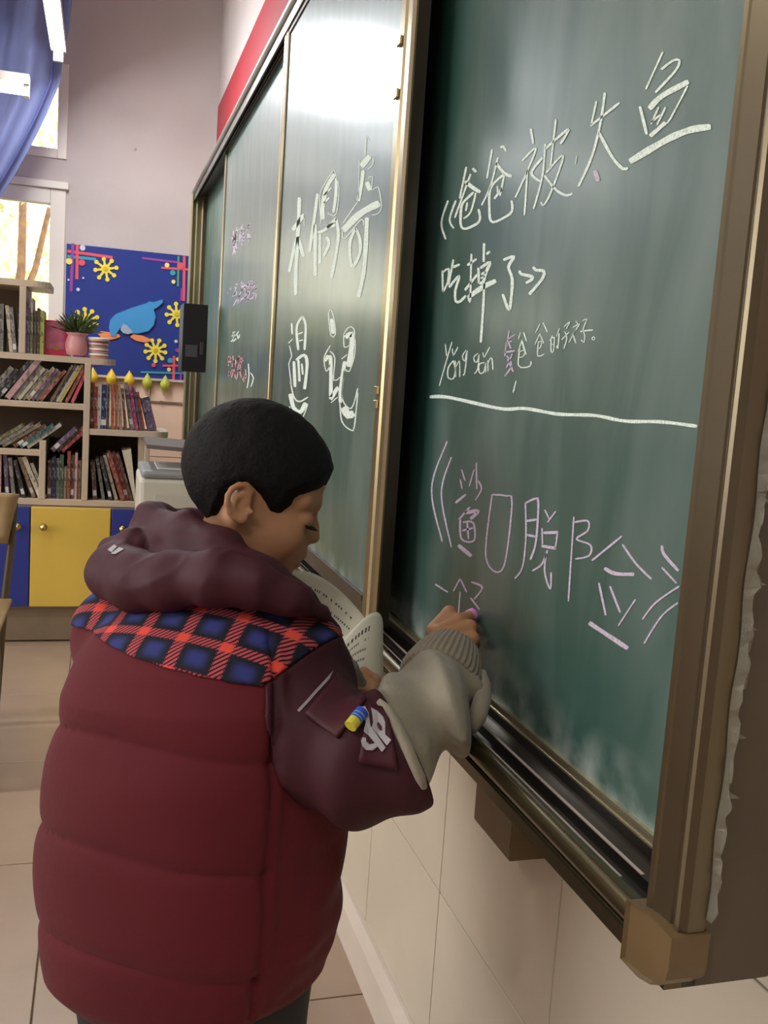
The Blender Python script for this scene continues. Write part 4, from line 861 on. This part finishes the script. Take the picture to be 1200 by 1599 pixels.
# ---- hood
HA = [(250, 812, 1.17, 20), (236, 818, 1.11, 22), (290, 834, 1.04, 26), (345, 862, 1.0, 29), (400, 898, .98, 27), (450, 925, .985, 22), (502, 957, 1.0, 11)]
HB = [(238, 858, 1.09, 40), (300, 875, 1.03, 44), (365, 898, .985, 40), (430, 922, .975, 30)]
HBag = [(172, 868, 1.09, 28), (180, 892, 1.05, 41), (215, 908, 1.01, 46), (275, 906, .98, 46), (335, 905, .955, 42), (400, 912, .95, 34), (452, 934, .955, 25), (502, 957, .985, 12)]
HLip = [(168, 850, 1.09, 16), (205, 843, 1.06, 14), (222, 850, 1.05, 12)]
HFar = [(250, 812, 1.17, 20), (300, 822, 1.20, 22), (365, 852, 1.20, 22), (420, 900, 1.16, 20), (462, 938, 1.09, 16)]
def ch(p, L_, k): return chain(p, [(pp(a, b, t), pk(r, t)) for a, b, t, r in L_], k)
def hood(p):
    d = smin(ch(p, HA, .02), ch(p, HB, .02), .012)
    d = smin(d, ch(p, HFar, .02), .01)
    bag = ch(p, HBag, .02); bag = smin(bag, ch(p, HLip, .008), .010)
    q = p @ A3(CR) * 30 + p @ A3(CU) * 12
    bag = bag + .003 - .002 * np.sin(q * 2.1 + 2.5 * vnoise(p, 22, 12)) - .002 * vnoise(p, 42, 13)
    rg = lambda sc, sd: (1 - np.abs(vnoise(p, sc, sd))) ** 4
    bag = bag - .004 * rg(30, 51) - .0015 * rg(80, 52); d = d - .0035 * rg(34, 53)
    d = d - .0014 * vnoise(p, 55, 14) - .002 * np.sin((p @ A3(CU)) * 190 + 2 * vnoise(p, 18, 15))
    d = smin(d, bag, .0035)
    # keep the neck opening free
    nk = cone(p, NK0, NK1, .046, .048); return smax(d, -nk, .006)
EAR = pp(385, 790, 1.10)
NK0 = EAR - CR * .012 - CU * .045 + CW * .01; NK1 = EAR - CR * .045 - CU * .13 + CW * .0
lo = [min(pp(a, b, t)[i] for a, b, t, r in HA + HB + HBag + HFar) - .05 for i in range(3)]; hi = [max(pp(a, b, t)[i] for a, b, t, r in HA + HB + HBag + HFar) + .05 for i in range(3)]
vs, fs = sdf_mesh(hood, lo, hi, .0026)
HD = np_obj('hood', vs, fs, m_hood, BOY); tag(HD, 'plum nylon hood folded down')
m_refl = mat('silver_print', rgb(176, 172, 176), .45)
# ---- surface decals: small flat patches projected on the cloth along the viewing direction of the survey
def on_surface(fn, px, py, t0=.8, t1=1.3):
    d = D(px, py); ts = np.linspace(t0, t1, 700, dtype=np.float32); pr = np.stack([ts * d.x, ts * d.y, ts * d.z + CZ], -1); F = fn(pr)
    i = np.argmax(F < 0); return P(px, py, t=float(ts[max(i - 1, 0)]) if (F < 0).any() else 1.0)
def decal(fn, poly, name, m, parent, off=.0015, th=.0012, n=None):
    # polygon outline resampled into a grid strip that follows the cloth
    cx = sum(p[0] for p in poly) / len(poly); cy = sum(p[1] for p in poly) / len(poly)
    mb = MB(); pts = [on_surface(fn, *p) - CW * off for p in poly]; c = on_surface(fn, cx, cy) - CW * off
    k = len(pts); return mb.prism(pts, -CW * th).build(name, m, parent)
for pl in ([(169, 858), (179, 850), (184, 853), (175, 862)], [(174, 864), (187, 854), (195, 857), (181, 865)]): decal(hood, pl, 'silver_patch', m_refl, HD)
# ---- sleeve details
def strip_on(fn, pts, wpx, name, m, parent, off=.001):
    mb = MB(); q = [on_surface(fn, *p) - CW * off for p in pts]; A = []; B = []
    for i, p in enumerate(q):
        t = (q[min(i + 1, len(q) - 1)] - q[max(i - 1, 0)]).normalized(); s = t.cross(CW).normalized() * pk(wpx, 1) / 2; A.append(p + s); B.append(p - s)
    return mb.grid([A, B]).build(name, m, parent, thick=.0012)
strip_on(jacket, [(523, 1047), (510, 1062), (495, 1078), (480, 1095), (466, 1110)], 4, 'silver_piping', m_refl, SLV)
m_flap = mat('flap_cloth', rgb(70, 25, 36), .6, var=.05, bump=.1, bscale=90, spec=.35)
def patch(fn, quad, nu, nv, name, m, parent, off, thick=.003, wav=0):   # quad of pixels -> grid lying on the cloth
    G = []
    for i in range(nv + 1):
        v = i / nv; r_ = []
        for j in range(nu + 1):
            u = j / nu; x = (quad[0][0] * (1 - u) + quad[1][0] * u) * (1 - v) + (quad[3][0] * (1 - u) + quad[2][0] * u) * v; y = (quad[0][1] * (1 - u) + quad[1][1] * u) * (1 - v) + (quad[3][1] * (1 - u) + quad[2][1] * u) * v
            r_.append(on_surface(fn, x, y) - CW * (off + wav * math.sin(u * 5) * v))
        G.append(r_)
    for _ in range(2):                       # relax
        H = [r[:] for r in G]
        for i in range(nv + 1):
            for j in range(nu + 1):
                nb = [G[a][b] for a, b in ((i - 1, j), (i + 1, j), (i, j - 1), (i, j + 1)) if 0 <= a <= nv and 0 <= b <= nu]
                if len(nb) == 4: H[i][j] = (G[i][j] + sum(nb, V((0, 0, 0))) / 4) / 2
        G = H
    return MB().grid(G).build(name, m, parent, smooth=True, thick=thick)
patch(jacket, [(527, 1050), (572, 1088), (527, 1151), (478, 1112)], 10, 10, 'pocket_flap', m_flap, SLV, .006, .004, .002)
patch(jacket, [(577, 1098), (606, 1105), (622, 1200), (560, 1188)], 8, 10, 'sleeve_pocket', m_flap, SLV, .004, .003)
def zp(L_): return [(500 + x / 8, 1000 + y / 8) for x, y in L_]
for pl in ([(525, 805), (565, 800), (610, 880), (632, 1040), (720, 1160), (820, 1310), (775, 1365), (610, 1160), (548, 1110), (572, 1000), (560, 900)],
           [(640, 815), (720, 860), (790, 930), (815, 1000), (815, 1150), (890, 1215), (835, 1285), (735, 1160), (650, 1060), (665, 1000), (655, 900)],
           [(530, 1185), (575, 1190), (580, 1235), (620, 1272), (690, 1258), (718, 1300), (660, 1345), (580, 1340), (530, 1290), (515, 1230)]):
    decal(jacket, zp(pl), 'sleeve_letter', m_refl, SLV, .0075)
decal(jacket, zp([(725, 985), (770, 1040), (768, 1090), (735, 1075), (712, 1020)]), 'letter_counter', m_flap, SLV, .0090)
a, b = on_surface(jacket, 548, 1129) - CW * .014, on_surface(jacket, 567, 1106) - CW * .012
MB().tube([a, a.lerp(b, .42)], .0062, 12).build('yellow_pull_end', mat('yellow_rubber', rgb(214, 206, 70),   .4), SLV, smooth=False)
MB().tube([a.lerp(b, .43), b], .0062, 12).build('blue_pull', mat('blue_rubber', rgb(52, 86, 190),   .4), SLV)
MB().tube([a.lerp(b, .5), a.lerp(b, .55)], .0065, 12).build('pull_band', mat('pale_blue_band', rgb(120, 170, 220),   .4), SLV)
MB().tube([a.lerp(b, .68), a.lerp(b, .73)], .0065, 12).build('pull_band', MATS['pale_blue_band'], SLV)
lp_ = [on_surface(jacket, *q_) - CW * .002 for q_ in ((592, 1094), (606, 1108), (620, 1132), (633, 1160), (646, 1190), (657, 1214), (663, 1229))]
# ---- grey sweater sleeve with ribbed cuff
m_sw = mat('grey_sweater', rgb(150, 143, 124), .85, var=.06, vscale=12, bump=.25, bscale=220, sheen=.2)
SW = [(pp(610, 1168, .93), pk(52, .93)), (pp(652, 1142, .945), pk(56, .95)), (pp(672, 1110, .985), pk(58, .98)), (pp(688, 1070, 1.04), pk(56, 1.04)), (pp(700, 1040, 1.08), pk(50, 1.08)), (pp(714, 1008, 1.105), pk(37, 1.1))]
CA0, CA1 = pp(685, 1068, 1.035), pp(708, 1014, 1.085); CAX = (CA1 - CA0).normalized(); CN1 = CAX.orthogonal().normalized(); CN2 = CAX.cross(CN1)
def sweater(p):
    d = chain(p, SW[:5], .03); q = p - A3(CA0); t = q @ A3(CAX)
    fold = .0105 * np.sin((p @ A3(CR)) * 105 + (p @ A3(CU)) * 35 + 2.4 * vnoise(p, 20, 21)) * np.clip((-t + .012) / .03, 0, 1)
    d = d - fold - .003 * vnoise(p, 60, 22) - .0065 * (1 - np.abs(vnoise(p, 30, 63))) ** 4 * np.clip((-t + .012) / .03, 0, 1) + .002
    d = smax(d, t - .010, .008)
    d = smin(d, ch(p, [(600, 1095, .965, 18), (628, 1120, .93, 16), (652, 1165, .90, 14), (664, 1215, .90, 10)], .01), .01)   # turned-out sleeve lining
    return d
def cuff(p):
    q = p - A3(CA0); t = q @ A3(CAX); x, y = q @ A3(CN1), q @ A3(CN2); ph = np.arctan2(y, x)
    r = np.interp(t, [-.0, .012, .035, .055], [.0455, .045, .040, .0325]) + .0011 * np.sin(ph * 42)
    d = np.sqrt(x * x + y * y) - r
    return smax(smax(d, -t, .006), t - (CA1 - CA0).length + .002, .006)
lo = [min(p[i] for p, r in SW) - .075 for i in range(3)]; hi = [max(p[i] for p, r in SW) + .07 for i in range(3)]
vs, fs = sdf_mesh(sweater, lo, hi, .0022); SWO = np_obj('sweater_sleeve', vs, fs, m_sw, BOY); tag(SWO, 'grey-green sweater sleeve')
vs, fs = sdf_mesh(cuff, lo, hi, .0013); CFO = np_obj('ribbed_cuff', vs, fs, mat('rib_knit', rgb(138, 130, 112), .9, bump=.2, bscale=250, sheen=.2), SWO)
MB().tube(lp_, [.003, .005, .0055, .0055, .005, .005, .003], 10).build('sleeve_lining', m_sw, SLV, smooth=True)
mb = MB().tube([pp(738, 1046, 1.05), pp(752, 1052, 1.04), pp(756, 1070, 1.03), (pp(753, 1095, 1.01)), pp(746, 1118, .99), pp(736, 1140, .98)], [.004, .006, .008, .010, .010, .006], 12)
mb.build('rolled_fabric', m_sw, SWO, smooth=True)
MB().tube([pp(723, 1043, 1.03), pp(721, 1053, 1.03)], [.005, .0035], 10).build('loose_thread_tuft', mat('pale_tuft', rgb(170, 168, 146), .9), SWO, smooth=True)
# ================= body: head, neck, trunk, arms, hands, legs as one surface
hf, hu = (CR * .957 - CU * .29 + CW * .10).normalized(), (CR * .29 + CU * .957)
hu = (hu - hf * hu.dot(hf)).normalized(); hs = hf.cross(hu).normalized()
if hs.dot(CW) > 0: hs = -hs                  # towards the camera: his right side
HM = np.array([tuple(hf), tuple(hu), tuple(hs)], np.float32)
HO = EAR + CW * .0
kp = 1.10 / FPX
def hq(px, py): return ((px - 385) * .957 + (py - 790) * .29) * kp, ((px - 385) * .29 - (py - 790) * .957) * kp
def head_l(q):
    f, u, s = q[..., 0], q[..., 1], q[..., 2]; sm = np.abs(s); qs = np.stack([f, u, sm], -1)
    d = ellip(q, (-.003, .046, 0), (.077, .071, .067))
    d = smin(d, ellip(q, (.030, .048, 0), (.047, .044, .053)), .02)         # forehead
    d = smin(d, ellip(q, (.026, -.010, 0), (.050, .058, .051)), .02)        # face
    d = smin(d, ellip(q, (.036, -.048, 0), (.035, .028, .034)), .02)        # jaw
    d = smin(d, cone(qs, (-.004, -.020, .046), (.034, -.056, .022), .016, .014), .02)   # jaw line
    d = smin(d, ellip(qs, (.050, -.018, .030), (.024, .026, .020)), .015)   # cheek
    d = smin(d, cone(qs, (.071, .024, .010), (.062, .024, .038), .010, .008), .012)     # brow
    d = smax(d, -ellip(qs, (.087, .006, .028), (.014, .011, .016)), .012)   # eye socket
    d = smin(d, ellip(qs, (.066, .005, .028), (.012, .011, .014)), .004)    # eyelids
    d = smin(d, chain(q, [((.073, .014, 0), .006), ((.079, -.001, 0), .0075), ((.083, -.012, 0), .0085)], .004), .007)   # nose
    d = smin(d, ellip(qs, (.077, -.014, .009), (.008, .006, .006)), .005)
    d = smin(d, ellip(q, (.068, -.032, 0), (.013, .012, .024)), .010)       # upper lip area
    d = smin(d, ellip(q, (.0775, -.036, 0), (.0055, .0045, .015)), .004)
    d = smin(d, ellip(q, (.0735, -.0475, 0), (.006, .005, .013)), .004)
    d = smax(d, -ellip(q, (.083, -.042, 0), (.010, .0014, .016)), .002)
    d = smin(d, ellip(q, (.057, -.066, 0), (.014, .012, .016)), .012)       # chin
    return d
def ear_l(q, sd):
    e = None; q = q * np.array([1, 1, sd], np.float32)
    H = [hq(*p) for p in ((396, 768), (389, 758), (379, 757), (369, 763), (363, 773), (362, 784), (365, 796), (371, 805), (380, 810), (387, 806))]
    sv = [.064, .067, .071, .074, .076, .076, .074, .072, .070, .067]
    e = chain(q, [((a, b, s_), .0034) for (a, b), s_ in zip(H, sv)], .002)
    A_ = [hq(*p) for p in ((384, 770), (374, 777), (371, 787), (375, 799), (384, 803))]
    e = smin(e, chain(q, [((a, b, s_), .0026) for (a, b), s_ in zip(A_, (.067, .071, .072, .070, .068))], .002), .002)
    c = hq(380, 782); e = smin(e, ellip(q, (c[0], c[1], .064), (.013, .019, .0045)), .003)
    l = hq(383, 808); e = smin(e, ellip(q, (l[0], l[1], .068), (.006, .006, .004)), .003)
    t = hq(396, 797); e = smin(e, sphere(q, (t[0], t[1], .068), .0038), .003)
    return e
def hloc(p): return (p - A3(HO)) @ HM.T
def head(p):
    q = hloc(p); d = head_l(q); d = smin(d, ear_l(q, 1), .003); d = smin(d, ear_l(q, -1), .003)
    return smin(d, cone(p, EAR - CR * .010 - CU * .035 + CW * .005, NK1, .044, .047), .015)
vsH, fsH = sdf_mesh(head, [HO[0] - .15, HO[1] - .15, HO[2] - .20], [HO[0] + .12, HO[1] + .13, HO[2] + .14], .0018)
# right hand around the chalk
Wr = pp(706, 1020, 1.095)
def hand_r(p):
    d = chain(p, [(pp(695, 1050, 1.07), .020), (Wr, .0165), (pp(702, 1003, 1.115), .0165)], .01)
    mc = [(680, 985, 1.115), (691, 988, 1.105), (704, 993, 1.10), (717, 1002, 1.095)]
    for m_, r in zip(mc, (.0105, .0102, .0098, .0092)): d = smin(d, cone(p, pp(704, 1015, 1.10), pp(*m_), .014, r), .007)
    fing = [[(678, 984, 1.118, .0092), (702, 957, 1.125, .0082), (712, 968, 1.145, .0070), (726, 970, 1.15, .0062)],
            [(690, 986, 1.106, .0090), (716, 969, 1.115, .0080), (732, 963, 1.135, .0068), (736, 966, 1.148, .0060)],
            [(703, 990, 1.10, .0088), (734, 979, 1.11, .0082), (740, 984, 1.135, .0068), (730, 990, 1.148, .006)],
            [(714, 1000, 1.096, .0084), (738, 997, 1.10, .0082), (741, 1006, 1.125, .0068), (730, 1008, 1.14, .006)]]
    for F in fing: d = smin(d, chain(p, [(pp(a, b, t), r) for a, b, t, r in F], .003), .0015)
    return smin(d, chain(p, [(pp(694, 1008, 1.12), .012), (pp(700, 988, 1.145), .009), (pp(718, 974, 1.155), .0072), (pp(731, 968, 1.158), .0062)], .004), .003)
c = pp(710, 985, 1.12)
vsR, fsR = sdf_mesh(hand_r, [c.x - .06, c.y - .085, c.z - .075], [c.x + .06, c.y + .075, c.z + .05], .0013)
# left hand holding the book
def hand_l(p):
    d = chain(p, [(LW, .019), (LH - (LH - LE).normalized() * .03, .017), (LH, .018)], .01)
    fg = [[(545, 1062, 1.13, .008), (568, 1052, 1.14, .0076), (585, 1062, 1.13, .007), (588, 1078, 1.11, .006)],
          [(548, 1070, 1.12, .008), (572, 1062, 1.125, .0075), (584, 1074, 1.11, .0066), (582, 1086, 1.09, .006)],
          [(550, 1080, 1.11, .0076), (570, 1076, 1.11, .007), (578, 1086, 1.10, .0062), (574, 1094, 1.09, .0056)],
          [(550, 1090, 1.10, .007), (566, 1090, 1.10, .0064), (570, 1098, 1.09, .0058), (566, 1104, 1.09, .0052)]]
    for F in fg: d = smin(d, ch(p, [(a, b, t, r * FPX / t) for a, b, t, r in F], .003), .002)
    return smin(d, ch(p, [(545, 1075, 1.11, 11), (540, 1055, 1.08, 9.5), (541, 1040, 1.075, 9.5), (544, 1030, 1.075, 8.5)], .004), .004)
c = LH
vsL, fsL = sdf_mesh(hand_l, [c.x - .12, c.y - .12, c.z - .10], [c.x + .07, c.y + .09, c.z + .06], .0015)
# trunk, arms and legs under the clothes
PEL = HC + V((0, 0, .03)); FOOT = {}
def trunk(p):
    d = smin(ellip(p, HC + Ut * .30, (.10, .09, .09)), ellip(p, HC + Ut * .17, (.10, .085, .13)), .03)
    d = smin(d, ellip(p, PEL, (.105, .095, .085)), .03)
    d = smin(d, cone(p, HC + Ut * .33, NK1 + V((0, 0, .03)), .045, .042), .02)
    d = smin(d, chain(p, [(HC + Ut * .33 + Rt * .07, .038), (SR[0][0], .036), (SR[2][0], .034), (SW[1][0], .024), (SW[3][0], .021), (Wr, .017)], .008), .008)
    d = smin(d, chain(p, [(LS, .042), (LE, .034), (LW, .020), (LH - (LH - LE).normalized() * .03, .017)], .01), .01)
    for s in (-1, 1):
        h = PEL + Rt * .062 * s - V((0, 0, .03)); kn = V((h.x + Ft.x * .015, h.y + Ft.y * .015, .27)); an = V((h.x, h.y, .07)); FOOT[s] = an
        d = smin(d, chain(p, [(h, .066), (kn, .046), (an, .032)], .01), .02)
        d = smin(d, chain(p, [(an - V((0, 0, .02)), .028), (V((an.x + Ft.x * .10, an.y + Ft.y * .10, .035)), .024)], .01), .01)
    return d
vsT, fsT = sdf_mesh(trunk, [HC.x - .22, HC.y - .25, .008], [.42, HC.y + .36, HC.z + .50], .006)
n1, n2, n3 = len(vsT), len(vsT) + len(vsH), len(vsT) + len(vsH) + len(vsR)
BD = np_obj('body', np.concatenate([vsT, vsH, vsR, vsL]), np.concatenate([fsT, fsH + n1, fsR + n2, fsL + n3]), m_skin, BOY)
rm = BD.modifiers.new('r', 'REMESH'); rm.mode = 'VOXEL'; rm.voxel_size = .0019; rm.use_smooth_shade = True
sm_ = BD.modifiers.new('s', 'SMOOTH'); sm_.factor = .4; sm_.iterations = 2
bpy.context.view_layer.update(); ev = BD.evaluated_get(bpy.context.evaluated_depsgraph_get()); me = bpy.data.meshes.new_from_object(ev); old = BD.data; BD.modifiers.clear(); BD.data = me; bpy.data.meshes.remove(old)
if not len(BD.data.materials): BD.data.materials.append(m_skin)
BD.data.polygons.foreach_set('use_smooth', [True] * len(BD.data.polygons))
# ---- hair: a close-cropped cap that thins out into the skin along the hairline
HL = [hq(*p) for p in ((600, 690), (513, 748), (502, 756), (478, 765), (456, 772), (449, 784), (438, 795), (427, 792), (421, 780), (413, 769), (402, 759), (388, 752), (372, 757), (359, 766), (350, 784), (341, 800), (333, 818), (325, 860), (150, 900), (150, 500), (600, 500))]
def poly_sd(x, y, poly):                     # signed distance to polygon, positive inside
    d2 = np.full(x.shape, 1e9, np.float32); ins = np.zeros(x.shape, bool); n = len(poly)
    for i in range(n):
        (ax, ay), (bx, by) = poly[i], poly[(i + 1) % n]; ex, ey = bx - ax, by - ay; wx, wy = x - ax, y - ay
        t = np.clip((wx * ex + wy * ey) / (ex * ex + ey * ey), 0, 1); d2 = np.minimum(d2, (wx - ex * t) ** 2 + (wy - ey * t) ** 2)
        c = ((ay > y) != (by > y)) & (x < (bx - ax) * (y - ay) / (by - ay + 1e-12) + ax); ins ^= c
    return np.sqrt(d2) * np.where(ins, 1, -1)
def hair(p):
    q = hloc(p); d = head_l(q); h = poly_sd(q[..., 0] + .10 * 0, q[..., 1], HL)
    front = np.clip((.075 - np.abs(q[..., 2])) / .05, 0, 1)          # over the forehead the line is straight
    th = .0072 * np.clip((h + .0035) / .010, -1, 1) + .0009 * vnoise(q, 260, 31) + .0005 * vnoise(q, 700, 33)
    return smax(d - th, -(d + .006), .002)
vs, fs = sdf_mesh(hair, [HO[i] - .15 for i in range(3)], [HO[0] + .13, HO[1] + .13, HO[2] + .15], .0020)
m_hair = mat('black_hair', (.005, .0045, .0045), .7, bump=.35, bscale=260, stretch=(1, 1, 1), spec=.22)
HR = np_obj('hair', vs, fs, m_hair, BOY); tag(HR, 'short black hair')
def hw(f, u, s): return HO + hf * f + hu * u + hs * s
for sd in (1, -1):
    mb = MB().tube([hw(.0725, .0300, sd * .012), hw(.0715, .0335, sd * .022), hw(.064, .0325, sd * .034), hw(.052, .027, sd * .043)], [.0012, .0022, .0018, .0008], 6)
    mb.build('eyebrow', m_hair, BOY, smooth=True)
    mb = MB()
    G = []
    for i in range(9):
        a = i / 8; s_ = sd * (.018 + .022 * a); f0 = .0785 - .010 * a * a; G.append([hw(f0 - .004, .0005 - .001 * a, s_), hw(f0 + .002, -.0005, s_), hw(f0 + .0075 - .003 * a, -.0035, s_ + sd * .002)])
    mb.grid(G).build('eyelash', m_hair, BOY, thick=.0008)
# ---- trousers and shoes
def trousers(p):
    d = ellip(p, PEL + V((0, 0, -.0)), (.125, .108, .09))
    for s in (-1, 1):
        h = PEL + Rt * .064 * s - V((0, 0, .03)); kn = V((h.x + Ft.x * .015, h.y + Ft.y * .015, .27)); an = V((h.x, h.y, .075))
        d = smin(d, chain(p, [(h, .078), (kn, .062), (an, .052)], .01), .012)
    return smax(d - .003 * vnoise(p, 45, 41), .065 - p[..., 2], .004)
vs, fs = sdf_mesh(trousers, [HC.x - .22, HC.y - .22, .05], [HC.x + .22, HC.y + .22, HC.z + .14], .005)
tag(np_obj('trousers', vs, fs, mat('dark_trousers', rgb(38, 36, 42), .8, bump=.15, bscale=120), BOY), 'dark trousers')
for s in (-1, 1):
    an = FOOT[s]
    def shoe(p): 
        d = chain(p, [(an - V((Ft.x * .02, Ft.y * .02, .025)), .038), (V((an.x + Ft.x * .11, an.y + Ft.y * .11, .034)), .034)], .01); return smax(smax(d, .003 - p[..., 2], .003), p[..., 2] - .085, .004)
    vs, fs = sdf_mesh(shoe, [an.x - .10, an.y - .10, -.004], [an.x + .16, an.y + .18, .12], .004); so = np_obj('shoe', vs, fs, mat('dark_shoe', rgb(50, 50, 56), .6), BOY)
    vs, fs = sdf_mesh(lambda p: smax(smax(shoe(p) - .004, p[..., 2] - .018, .001), .001 - p[..., 2], .001), [an.x - .10, an.y - .10, -.004], [an.x + .16, an.y + .18, .03], .004); np_obj('sole', vs, fs, mat('shoe_sole', rgb(170, 168, 160), .7), so)
# ================================================================== CHALK and BOOK in his hands
def hx(px, py, x): return P(px, py, x=x)
a, b = pp(730, 963, 1.138), hx(743, 957, XR - .0055); dch = (b - a).normalized()
MB().lathe(a, [(.0060, 0), (.0074, .002), (.0074, (b - a).length - .002), (.0050, (b - a).length)], 14, dch).build('chalk_stick', mat('pink_chalk_stick', rgb(232, 148, 226), .8), smooth=True, label='short pink chalk stick held in the boy\'s fingers against the board', cat='chalk', org=a)
m_pg = mat('book_paper', rgb(247, 245, 226), .8, var=.03, vscale=10); m_ink = mat('printed_text', rgb(96, 96, 92), .8)
BK = empty('open_book', pp(545, 1070, 1.13)); tag(BK, 'open book with printed pages in the boy\'s left hand over the tray', 'book')
def bez(pts, t):
    pts = [V(p) for p in pts]
    while len(pts) > 1: pts = [a.lerp(b, t) for a, b in zip(pts[:-1], pts[1:])]
    return pts[0]
def page(top, bot, name, n=24, m=14, lines=None, rows=9, seed=1, bulge=0, vr=(.15, .9), ur=(.1, .9), big=False):
    T_ = [pp(*p) for p in top]; B_ = [pp(*p) for p in bot]
    def S_(u, v): p = bez(T_, u).lerp(bez(B_, u), v); return p - CW * bulge * math.sin(math.pi * u) * (1 - .3 * v)
    o = MB().grid([[S_(i / n, j / m) for i in range(n + 1)] for j in range(m + 1)]).build(name, m_pg, BK, smooth=True, thick=.0022)
    random.seed(seed); tx = MB()
    for r in range(rows):
        v = vr[0] + (vr[1] - vr[0]) * r / max(1, rows - 1); u = ur[0]
        while u < ur[1]:
            du = random.uniform(.016, .024) * (1.9 if big and r == 0 else 1); dv = .022 * (2.0 if big and r == 0 else 1)
            if random.random() < .86:
                k = [S_(u, v - dv), S_(u + du * .7, v - dv), S_(u + du * .7, v + dv * .6), S_(u, v + dv * .6)]; tx.add([x - CW * .0016 for x in k], [(0, 1, 2, 3)])
            u += du * 1.35
    tx.build('printed_lines', m_ink, o, kind='stuff'); return o
page([(440, 902, 1.20), (470, 876, 1.23), (520, 900, 1.24), (572, 968, 1.22)], [(430, 985, 1.19), (470, 985, 1.20), (500, 1030, 1.18), (523, 1022, 1.17)], 'left_page', rows=4, seed=2, vr=(.22, .75), ur=(.12, .93))
page([(519, 1018, 1.17), (560, 975, 1.20), (585, 935, 1.22), (600, 950, 1.235), (597, 985, 1.24)], [(522, 1080, 1.13), (545, 1065, 1.15), (575, 1060, 1.17), (596, 1070, 1.19), (598, 1100, 1.20)], 'right_page', rows=6, seed=3, bulge=.010, vr=(.22, .92), ur=(.12, .95), big=True)
page([(450, 906, 1.215), (478, 884, 1.245), (522, 905, 1.25), (574, 972, 1.235)], [(440, 990, 1.20), (480, 990, 1.21), (505, 1034, 1.20), (524, 1030, 1.19)], 'page_stack', rows=0)
tp = empty('pencil_topper', pp(541, 1040, 1.055)); 
bpy.data.objects.remove(tp)
# grey knitted mitt edge around the left thumb, skin showing above
def mitt(p):
    d = ch(p, [(541, 1052, 1.06, 15), (546, 1044, 1.055, 13), (556, 1056, 1.07, 9), (566, 1066, 1.08, 7)], .006); return smax(d, -ch(p, [(541, 1028, 1.04, 10.5), (541, 1034, 1.045, 10.5)], .004), .002)
c = pp(545, 1050, 1.06)
vs, fs = sdf_mesh(mitt, [c.x - .035, c.y - .035, c.z - .035], [c.x + .035, c.y + .035, c.z + .035], .0012)
tag(np_obj('thumb_cover', vs, fs, mat('grey_thumb_cover', rgb(132, 132, 126), .6), BOY), 'grey cover around the left thumb')
def thumb(p): return ch(p, [(541, 1046, 1.055, 9), (540, 1033, 1.05, 10)], .004)
vs, fs = sdf_mesh(thumb, [c.x - .035, c.y - .035, c.z - .035], [c.x + .035, c.y + .035, c.z + .035], .0012)
np_obj('thumb_tip', vs, fs, m_skin, BOY)
